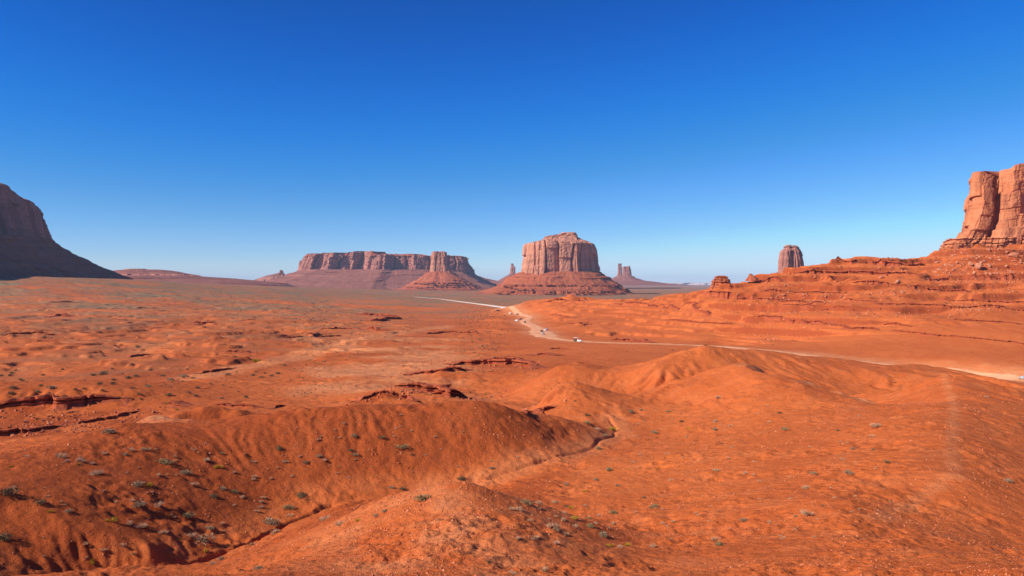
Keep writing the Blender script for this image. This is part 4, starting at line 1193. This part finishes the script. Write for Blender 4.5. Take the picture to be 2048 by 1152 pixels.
def shrub_meshes(kind, seed):
    rg = np.random.default_rng(seed)
    V = []; F = []
    def add(p, q, w, tip):
        d = q - p; side = np.cross(d, rg.normal(size=3)); side /= np.linalg.norm(side) + 1e-9
        k = len(V)
        V.extend([p - side * w, p + side * w, q + side * w * tip, q - side * w * tip])
        F.append((k, k + 1, k + 2, k + 3))
    lobes = [(np.array([rg.uniform(-.5, .5), rg.uniform(-.4, .4), rg.uniform(.0, .15)]), rg.uniform(.35, .6)) for _ in range(rg.integers(3, 6))]
    grass = kind in ('pale', 'yellow')
    n = 300 if grass else 380
    for k in range(n):
        c, r = lobes[rg.integers(len(lobes))]
        d = rg.normal(size=3); d[2] = abs(d[2]) * (1.2 if grass else .9) + .05; d /= np.linalg.norm(d)
        if grass:
            p0 = c * np.array([1, 1, 0]) + rg.normal(size=3) * .07; p0[2] = -.05
            add(p0, c + d * r * rg.uniform(.7, 1.25), .016, .35)
        else:
            q = c + d * r * rg.uniform(.55, 1.08)
            e = d + rg.normal(size=3) * .8; e /= np.linalg.norm(e)
            add(q, q + e * rg.uniform(.08, .20), .028, .8)
    V1, F1 = np.array(V), np.array(F)
    V.clear(); F.clear()
    for k in range(26):
        c, r = lobes[rg.integers(len(lobes))]
        d = rg.normal(size=3); d[2] = abs(d[2]) + .2; d /= np.linalg.norm(d)
        add(np.array([rg.normal() * .05, rg.normal() * .05, -.12]), c + d * r * .85, .018, .3)
    return np_mesh("foliage_" + kind, V1, F1, LEAF[kind]), np_mesh("branches", np.array(V), np.array(F), TWIG)
SHR = {k: [shrub_meshes(k, 40 + i * 7 + j * 31) for j in range(4)] for i, k in enumerate(LEAF)}
KINDNAME = {'green': 'green_sage_shrub', 'grey': 'grey_sage_shrub', 'pale': 'dry_grass_clump', 'yellow': 'yellow_rabbitbrush', 'dark': 'dark_scrub_bush'}
KINDTXT = {'green': 'olive green shrub', 'grey': 'grey brown shrub', 'pale': 'pale dry grass clump', 'yellow': 'yellow flowering shrub', 'dark': 'dark green bush'}
def shrub(px, py, wpx, kind, label, rnd, group, parts=True):
    x, y, z = ground_at(px, py)
    fm, bm_ = SHR[kind][rnd.randrange(4)]
    o = link(KINDNAME[kind], fm)
    s = wpx / FPX * y / 1.35
    o.location = (x, y, z)
    o.scale = (s * rnd.uniform(.9, 1.15), s * rnd.uniform(.85, 1.1), s * rnd.uniform(.8, 1.1))
    o.rotation_euler = (0, 0, rnd.uniform(0, 6.28))
    tag(o, label, "shrub" if kind != 'pale' else "grass clump", group)
    if parts:
        link("branches", bm_, o)
    return o

def region(px, py):
    if py > 1085 and px < 470: return "at the bottom left above the dark gully"
    if px < 470 and py > 1030: return "on the lower left spur of the dark slope"
    if px < 470 and py > 940: return "between the left spurs of the dark slope"
    if px < 470 and py > 858: return "just below the left crest of the dark ridge"
    if px < 600 and py < 858: return "on the plain behind the dark ridge"
    if px < 720 and py > 985: return "beside the gully left of the knoll"
    if px < 960 and py < 985: return "on the main face of the dark ridge"
    if 960 <= px < 1060 and py < 985: return "in the wash bend behind the near knoll"
    if px < 900 and py >= 985: return "on the left flank of the near knoll"
    if px < 1260 and py >= 985: return "on the stony right flank of the knoll"
    if px < 1300 and 900 <= py < 985: return "on the red slope right of the dry wash"
    if px < 1270 and py >= 780: return "at the right end of the dark ridge"
    if px < 1345 and py < 880: return "on the bank right of the upper wash"
    if py > 985: return "in the lower part of the broad right slope"
    if py > 880: return "in the middle of the broad right slope"
    return "below the pale ridge on the right"

ORD = ["leftmost", "second from left", "third from left", "fourth from left", "fifth from left", "sixth from left", "seventh from left", "eighth from left", "ninth from left", "tenth from left", "eleventh from left", "twelfth from left", "thirteenth from left"]
g, y_, d_, p_, k_ = 'grey', 'yellow', 'dark', 'pale', 'green'
S = [(121, 915, 20, p_), (161, 923, 22, p_), (328, 928, 26, k_), (191, 949, 24, p_), (275, 972, 24, g), (297, 973, 18, y_), (220, 867, 22, g), (250, 911, 14, g), (263, 901, 14, p_), (290, 901, 14, g), (372, 949, 20, g), (388, 972, 18, p_),
     (446, 980, 16, g), (470, 986, 16, k_), (437, 936, 16, y_), (444, 908, 10, g), (413, 922, 16, p_), (557, 900, 15, d_), (572, 926, 9, g), (613, 927, 12, d_), (600, 914, 9, p_), (637, 914, 11, p_), (601, 996, 20, d_), (577, 1018, 20, k_),
     (545, 1050, 27, g), (550, 1066, 20, p_), (376, 1036, 22, k_), (422, 1058, 18, g), (318, 1012, 20, p_), (278, 1012, 22, g), (222, 1043, 20, y_), (258, 1049, 18, p_), (282, 1055, 22, p_), (381, 1073, 18, p_), (410, 1086, 34, g),
     (412, 1105, 12, y_), (185, 1129, 16, y_), (102, 1025, 12, y_), (137, 1025, 14, g), (246, 1092, 16, p_), (268, 1111, 9, k_), (328, 1067, 18, p_), (14, 992, 28, d_), (82, 1008, 20, d_), (7, 1080, 26, d_), (504, 1090, 12, p_),
     (424, 1129, 16, p_), (441, 1121, 14, g), (516, 1140, 18, g), (649, 1040, 24, p_), (680, 1051, 26, p_), (431, 996, 16, d_),
     (845, 1000, 26, k_), (714, 1043, 14, y_), (769, 1024, 12, g), (750, 1032, 14, p_), (923, 960, 16, d_), (805, 979, 13, d_), (781, 977, 13, g), (805, 896, 20, k_), (708, 874, 12, g), (788, 874, 9, p_), (870, 875, 9, p_), (764, 877, 12, d_),
     (709, 912, 11, g), (639, 914, 10, g), (824, 911, 8, d_), (702, 902, 10, d_), (1053, 1008, 20, k_), (1077, 1008, 18, p_), (1037, 1021, 20, p_), (1106, 1055, 24, p_), (1126, 1040, 14, p_), (1146, 1037, 18, y_), (1181, 1055, 18, k_),
     (1205, 1072, 26, g), (1113, 1061, 14, g), (1220, 1092, 14, y_), (1253, 1092, 16, y_), (1240, 1096, 16, p_), (1196, 899, 14, k_), (1195, 860, 16, p_), (1222, 860, 18, y_), (1212, 873, 10, g), (1218, 942, 15, k_), (1193, 961, 12, g),
     (1133, 971, 11, g), (1169, 983, 9, y_), (1111, 1006, 15, p_), (1141, 1016, 13, y_), (1132, 1014, 8, d_), (1171, 1014, 10, p_), (1227, 1028, 16, k_), (1234, 973, 10, g), (1178, 1038, 10, k_), (1087, 1142, 17, p_), (1025, 1150, 20, p_),
     (983, 938, 9, g), (981, 923, 8, p_), (1034, 915, 10, p_), (978, 1127, 10, d_), (1176, 832, 11, d_), (1174, 848, 12, k_), (970, 789, 7, y_), (1261, 826, 8, g), (1284, 821, 9, p_), (1149, 803, 6, d_),
     (1571, 861, 14, k_), (1559, 827, 9, d_), (1748, 853, 20, p_), (1461, 853, 10, p_), (1430, 844, 12, p_), (1375, 857, 9, y_), (1363, 845, 9, d_), (1310, 867, 14, g), (1430, 861, 14, g), (1444, 888, 7, d_), (1437, 797, 16, p_),
     (1283, 821, 8, k_), (1262, 824, 9, d_), (1535, 812, 6, p_), (1698, 948, 17, g), (1774, 926, 11, d_), (1746, 901, 9, d_), (1705, 899, 11, g), (1686, 920, 9, p_), (1626, 949, 13, g), (1609, 978, 16, p_), (1612, 1029, 22, p_),
     (1487, 1043, 14, g), (1540, 1047, 11, p_), (1590, 1034, 9, g), (1307, 1016, 19, k_), (1437, 1090, 16, k_), (1430, 1081, 20, p_), (1305, 1094, 15, p_), (1643, 1013, 8, d_), (1432, 942, 14, p_), (1288, 996, 8, d_), (1674, 862, 8, d_),
     (1973, 795, 8, p_), (2016, 964, 14, g), (2040, 849, 6, d_), (1336, 824, 8, k_),
     (28, 779, 14, d_), (104, 777, 16, g), (75, 785, 11, k_), (24, 788, 12, d_), (333, 808, 10, y_), (354, 820, 10, y_), (337, 790, 12, k_), (205, 750, 13, d_), (186, 752, 10, d_), (255, 757, 11, d_), (295, 774, 14, k_), (392, 793, 9, d_),
     (340, 761, 14, g), (365, 755, 16, g), (226, 769, 12, d_), (208, 745, 10, k_), (276, 695, 9, d_), (514, 724, 16, y_), (569, 731, 8, d_), (264, 731, 9, d_), (302, 741, 9, d_), (156, 929, 8, y_), (547, 816, 8, d_), (20, 935, 8, y_)]
groups = {}
for q in S: groups.setdefault((region(q[0], q[1]), q[3]), []).append(q)
rnd = random.Random(11)
SHRUB_XY = []
for (reg, kind), lst in groups.items():
    lst.sort()
    for n, (a, c, w, k) in enumerate(lst):
        lab = KINDTXT[kind] + " " + reg
        if len(lst) > 1: lab = ORD[n] + " " + lab if len(lst) > 2 else ("left " if n == 0 else "right ") + lab
        shrub(a, c, w, kind, lab, rnd, "desert shrubs on the slopes")
        SHRUB_XY.append((a, c))
FILL = [(0, 700, 880, 1120, 50, "tiny dry tuft on the dark slope of the near ridge", 6, 13), (480, 960, 830, 960, 34, "tiny dry tuft on the face of the dark ridge", 4, 9), (1020, 1240, 1000, 1090, 16, "small dry tuft on the stony knoll flank", 8, 15),
        (1260, 1800, 820, 1080, 64, "tiny dry tuft on the broad right slope", 4, 10), (0, 560, 735, 800, 44, "tiny dark bush on the flat behind the dark ridge", 5, 11)]
fill_n = 0
for x0, x1, y0, y1, n, lab, w0, w1 in FILL:
    k = 0
    while k < n:
        a, c = rnd.uniform(x0, x1), rnd.uniform(y0, y1)
        if min((a - u) ** 2 + ((c - v) * 1.5) ** 2 for u, v in SHRUB_XY) < 150: continue
        if 'face' in lab and region(a, c) != "on the main face of the dark ridge": continue
        if 'near ridge' in lab and (a > 360 and c > 1150 - (a - 360) * .5): continue
        kind = 'dark' if 'dark bush' in lab else 'pale'
        shrub(a, c, rnd.uniform(w0, w1), kind, lab, rnd, lab.split(' on ')[0] + "s on " + lab.split(' on ')[1], parts=False)
        k += 1
print("shrubs", round(time.time() - T0, 1))

def scrub():
    """the speckle of small bushes over the whole plain"""
    rg = np.random.default_rng(17)
    n = 70000
    px = rg.uniform(-60, 2110, n); D = np.exp(rg.uniform(math.log(215), math.log(4200), n))
    x = (px - 1024) / FPX * D; y = D
    dens = np.clip(.35 + .9 * fbm(x / (D * .05), y / (D * .12), 221, 3), 0.02, 1)
    dens *= np.where(px > 1020, np.where(D < 1300, .08, 1), np.where(D < 420, .55, .8))
    dens *= np.clip(road_dist(x, y) / 25, 0, 1) ** 3
    keep = rg.random(n) < dens
    x, y, D = x[keep], y[keep], D[keep]
    z = ground_z(x, y); m = len(x)
    r = (.28 + .80 * rg.random(m) ** 2.5) * np.clip(D / 500, .65, 2.2)
    V = []; F = []
    tmpl = []
    for k in range(7):
        a = k * 2 * math.pi / 7 + rg.uniform(-.3, .3); e = rg.uniform(.3, 1.2)
        d = np.array([math.cos(a) * math.cos(e), math.sin(a) * math.cos(e), math.sin(e)])
        sd_ = np.cross(d, [0, 0, 1]); sd_ /= np.linalg.norm(sd_)
        tmpl += [d * .1 - sd_ * .25, d * .1 + sd_ * .25, d * 1.0 + np.array([0, 0, .0])]
    tmpl = np.array(tmpl)
    a = rg.uniform(0, 6.28, m); ca, sa = np.cos(a)[:, None], np.sin(a)[:, None]
    T = tmpl[None] * r[:, None, None] * rg.uniform(.7, 1.3, (m, len(tmpl), 1))
    V = np.stack([T[..., 0] * ca - T[..., 1] * sa + x[:, None], T[..., 0] * sa + T[..., 1] * ca + y[:, None], T[..., 2] * .8 + z[:, None]], -1).reshape(-1, 3)
    F = np.arange(len(V)).reshape(-1, 3)
    m_, nt, p = new_mat("plain_scrub", .85, .05)
    geo = nd(nt, 'ShaderNodeNewGeometry')
    nz = noise_node(nt, geo.outputs['Position'], .35, 1)
    c = mixc(nt, ramp(nt, nz, .35, .65), (.080, .062, .028), (.30, .20, .11))
    nt.links.new(c, p.inputs['Base Color'])
    tag(link("scrub", np_mesh("scrub", V, F, m_)), kind='stuff')
scrub()

# ------------------------------------------------------------------ vehicles
def bm_obj(name, bm, mat, parent, bevel=0.0):
    if bevel:
        bmesh.ops.bevel(bm, geom=[e for e in bm.edges if len(e.link_faces) == 2 and e.calc_face_angle(0) > .5], offset=bevel, segments=2, affect='EDGES', clamp_overlap=True)
    bmesh.ops.recalc_face_normals(bm, faces=bm.faces)
    me = bpy.data.meshes.new(name)
    bm.to_mesh(me); bm.free()
    me.materials.append(mat)
    return link(name, me, parent)

def prism(bm, prof, y0, y1, taper=None):
    """side profile (x, z) swept across the width; taper(z) narrows it"""
    t = taper or (lambda z: 1.0)
    ym, yh = (y0 + y1) / 2, (y1 - y0) / 2
    A = [bm.verts.new((x, ym - yh * t(z), z)) for x, z in prof]
    B = [bm.verts.new((x, ym + yh * t(z), z)) for x, z in prof]
    bm.faces.new(A); bm.faces.new(list(reversed(B)))
    n = len(prof)
    for i in range(n):
        bm.faces.new((A[i], B[i], B[(i + 1) % n], A[(i + 1) % n]))

def box(bm, c, s):
    r = bmesh.ops.create_cube(bm, size=1.0)
    for v in r['verts']:
        v.co = Vector((v.co.x * s[0] + c[0], v.co.y * s[1] + c[1], v.co.z * s[2] + c[2]))

def wheel_bm(x, y, r, w):
    bm = bmesh.new()
    bmesh.ops.create_cone(bm, cap_ends=True, segments=20, radius1=r, radius2=r, depth=w, matrix=Matrix.Translation((x, y, r)) @ Matrix.Rotation(math.pi / 2, 4, 'X'))
    return bm
def rim_bm(x, y, r, w):
    bm = bmesh.new()
    bmesh.ops.create_cone(bm, cap_ends=True, segments=14, radius1=r * .6, radius2=r * .6, depth=w + .03, matrix=Matrix.Translation((x, y, r)) @ Matrix.Rotation(math.pi / 2, 4, 'X'))
    return bm

PAINT = {'white': flat_mat("white_car_paint", (.80, .80, .79), .3, .5, .03), 'black': flat_mat("black_car_paint", (.02, .02, .025), .25, .5, .1),
         'charcoal': flat_mat("charcoal_car_paint", (.05, .055, .065), .28, .5, .1), 'silver': flat_mat("silver_car_paint", (.48, .50, .52), .3, .5, .04, .3), 'teal': flat_mat("dark_teal_car_paint", (.03, .07, .08), .3, .5, .08)}
GLASS = flat_mat("tinted_glass", (.02, .025, .03), .08, .6, .1)
TYRE = flat_mat("tyre_rubber", (.025, .024, .023), .85, .2)
RIM = flat_mat("alloy_rim", (.42, .42, .43), .35, .5, .05, .6)
LAMP = flat_mat("lamp_lens", (.75, .75, .72), .15, .5, .02)
REDL = flat_mat("tail_lamp_lens", (.35, .02, .02), .2, .5, .05)
SEAT = flat_mat("bench_vinyl", (.09, .07, .07), .7, .2)
FRAME = flat_mat("dark_frame", (.06, .055, .05), .6, .3)

def make_car(paint):
    root = empty("parked_car")
    body = bmesh.new()
    tp = lambda z: 1.0 if z < .95 else 1.0 - .22 * (z - .95) / .75
    prof = [(-2.2, .42), (-2.25, .75), (-2.2, 1.02), (-2.02, 1.55), (-1.85, 1.70), (-.2, 1.74), (.25, 1.66), (.95, 1.08), (1.95, .98), (2.22, .78), (2.25, .42), (1.85, .30), (-1.85, .30)]
    prism(body, prof, -.92, .92, tp)
    bm_obj("body", body, paint, root, .05)
    gl = bmesh.new()
    prism(gl, [(-2.0, 1.10), (-1.86, 1.52), (-.2, 1.60), (.22, 1.54), (.78, 1.10)], -.915, .915, lambda z: tp(z) * .99)
    bm_obj("side_window", gl, GLASS, root)
    ws = bmesh.new()
    prism(ws, [(.93, 1.12), (.33, 1.62), (.36, 1.64), (.97, 1.12)], -.72, .72, tp)
    bm_obj("windscreen", ws, GLASS, root)
    rw = bmesh.new()
    prism(rw, [(-2.22, 1.12), (-2.07, 1.52), (-2.05, 1.52), (-2.18, 1.12)], -.66, .66, tp)
    bm_obj("rear_window", rw, GLASS, root)
    for x in (-1.4, 1.42):
        for y in (-.83, .83):
            w = bm_obj("wheel", wheel_bm(x, y, .37, .24), TYRE, root)
            bm_obj("rim", rim_bm(x, y, .37, .24), RIM, w)
    for y in (-.66, .66):
        h = bmesh.new(); box(h, (2.2, y, .80), (.12, .36, .16)); bm_obj("headlight", h, LAMP, root)
        t = bmesh.new(); box(t, (-2.22, y, .95), (.1, .22, .3)); bm_obj("tail_light", t, REDL, root)
    return root

def copy_tree(o, parent=None):
    c = o.copy(); COL.objects.link(c)
    if parent is not None: c.parent = parent
    for ch in o.children: copy_tree(ch, c)
    return c

def heading_at(x, y):
    k = int(np.argmin((road_pts[:, 0] - x) ** 2 + (road_pts[:, 1] - y) ** 2))
    k = min(max(k, 2), len(road_pts) - 3)
    d = road_pts[k + 2] - road_pts[k - 2]
    return math.atan2(d[1], d[0])

PROTO = {}
def place_car(px, py, col, label, turn=0.0, group="cars along the dirt road", size=1.0):
    x, y, z = ground_at(px, py)
    if col not in PROTO:
        o = make_car(PAINT[col]); PROTO[col] = o
    else:
        o = copy_tree(PROTO[col])
    o.location = (x, y, float(ground_z(x, y)) + .3)
    o.rotation_euler = (0, 0, heading_at(x, y) + turn)
    return tag(o, label, "car", group)
for a, c, col, lab, t in [
    (1083.6, 664.2, 'charcoal', "charcoal car parked on the wide dirt lot, left of the white car", 3.3),
    (1092.4, 661.6, 'white', "white car parked on the wide dirt lot, right of two dark cars", 2.4),
    (1086.3, 669.8, 'silver', "grey silver car nearest to the viewer of the three on the wide dirt lot", 2.9),
    (1049.8, 645.6, 'teal', "dark teal car on the road below the hairpin bend", 0.2),
    (1033.4, 642.8, 'white', "white car parked off the road left of the hairpin bend", .9),
    (1041.0, 640.0, 'black', "black car just inside the hairpin bend", 1.6),
    (1035.2, 629.8, 'black', "black car right behind a white car above the hairpin bend", .1),
    (1030.8, 629.2, 'white', "white car right in front of a black car above the hairpin bend", .1),
    (1020.5, 628.0, 'white', "lone white car on the upper road beyond the hairpin bend", .4),
    (993.6, 622.2, 'charcoal', "left one of two tiny dark cars at the far end of the upper road", 0.1),
    (997.3, 622.2, 'charcoal', "right one of two tiny dark cars at the far end of the upper road", 0.1),
    (989.7, 612.6, 'white', "tiny white car on the pale far road crossing the plain", 0.1),
    (2046.5, 759.5, 'silver', "silver car cut off by the right edge on the road", 0.0)]:
    place_car(a, c, col, lab, t)

def make_truck():
    root = empty("tour_truck")
    c = bmesh.new()
    prism(c, [(-.4, .55), (-.4, 2.05), (.95, 2.08), (1.55, 1.45), (2.75, 1.32), (2.95, 1.1), (2.98, .55)], -.98, .98, lambda z: 1.0 if z < 1.4 else 1 - .16 * (z - 1.4) / .68)
    bm_obj("cab", c, PAINT['white'], root, .06)
    w = bmesh.new(); prism(w, [(-.05, 1.48), (-.02, 1.93), (.85, 1.95), (1.28, 1.48)], -.99, .99, lambda z: 1.0 if z < 1.4 else 1 - .16 * (z - 1.4) / .68)
    bm_obj("side_window", w, GLASS, root)
    w = bmesh.new(); prism(w, [(1.52, 1.50), (1.02, 2.0), (1.05, 2.02), (1.57, 1.50)], -.84, .84)
    bm_obj("windscreen", w, GLASS, root)
    b_ = bmesh.new(); box(b_, (-2.1, 0, .80), (3.3, 1.96, .22)); box(b_, (-2.1, -.95, 1.25), (3.3, .06, .7)); box(b_, (-2.1, .95, 1.25), (3.3, .06, .7)); box(b_, (-3.72, 0, 1.25), (.06, 1.96, .7))
    bm_obj("passenger_bed", b_, FRAME, root)
    for x in (-3.1, -2.2, -1.3):
        s_ = bmesh.new(); box(s_, (x, 0, 1.15), (.5, 1.7, .12)); box(s_, (x - .27, 0, 1.5), (.08, 1.7, .65))
        bm_obj("bench", s_, SEAT, root)
    for x in (-3.6, -2.1, -.6):
        for y in (-.92, .92):
            p_b = bmesh.new(); box(p_b, (x, y, 2.05), (.06, .06, 2.2)); bm_obj("post", p_b, FRAME, root)
    cn = bmesh.new(); prism(cn, [(-3.9, 3.1), (-3.9, 3.18), (-2.1, 3.32), (-.3, 3.18), (-.3, 3.1)], -1.1, 1.1)
    bm_obj("canopy", cn, PAINT['white'], root)
    for x in (-2.5, 2.0):
        for y in (-.88, .88):
            w = bm_obj("wheel", wheel_bm(x, y, .45, .3), TYRE, root); bm_obj("rim", rim_bm(x, y, .45, .3), RIM, w)
    bp = bmesh.new(); box(bp, (3.02, 0, .62), (.16, 1.9, .24)); bm_obj("bumper", bp, FRAME, root)
    gr = bmesh.new(); box(gr, (2.985, 0, .95), (.06, 1.1, .3)); bm_obj("grille", gr, FRAME, root)
    for y in (-.76, .76):
        h = bmesh.new(); box(h, (2.985, y, 1.0), (.08, .32, .2)); bm_obj("headlight", h, LAMP, root)
    return root
tr = make_truck()
x, y, z = ground_at(1156.5, 684.5)
tr.location = (x, y, float(ground_z(x, y)) + .3)
tr.rotation_euler = (0, 0, -.5)
tag(tr, "white open sided tour truck with a pale canopy over its passenger bed on the road", "truck")

# ------------------------------------------------------------------ haze
hz = bmesh.new()
box(hz, (0, 0, 0), (82000, 82000, 1))
for v in hz.verts: v.co.z = -40.0 if v.co.z < 0 else 440.0
hm = bpy.data.materials.new("air_haze"); hm.use_nodes = True
hnt = hm.node_tree; hnt.nodes.clear()
pv = hnt.nodes.new("ShaderNodeVolumePrincipled")
pv.inputs['Color'].default_value = (.50, .70, 1.0, 1)
pv.inputs['Density'].default_value = 2.7e-5
ho = hnt.nodes.new("ShaderNodeOutputMaterial")
hnt.links.new(pv.outputs[0], ho.inputs['Volume'])
haze = bm_obj("haze", hz, hm, None)
tag(haze, kind='stuff')
print("done", round(time.time() - T0, 1))
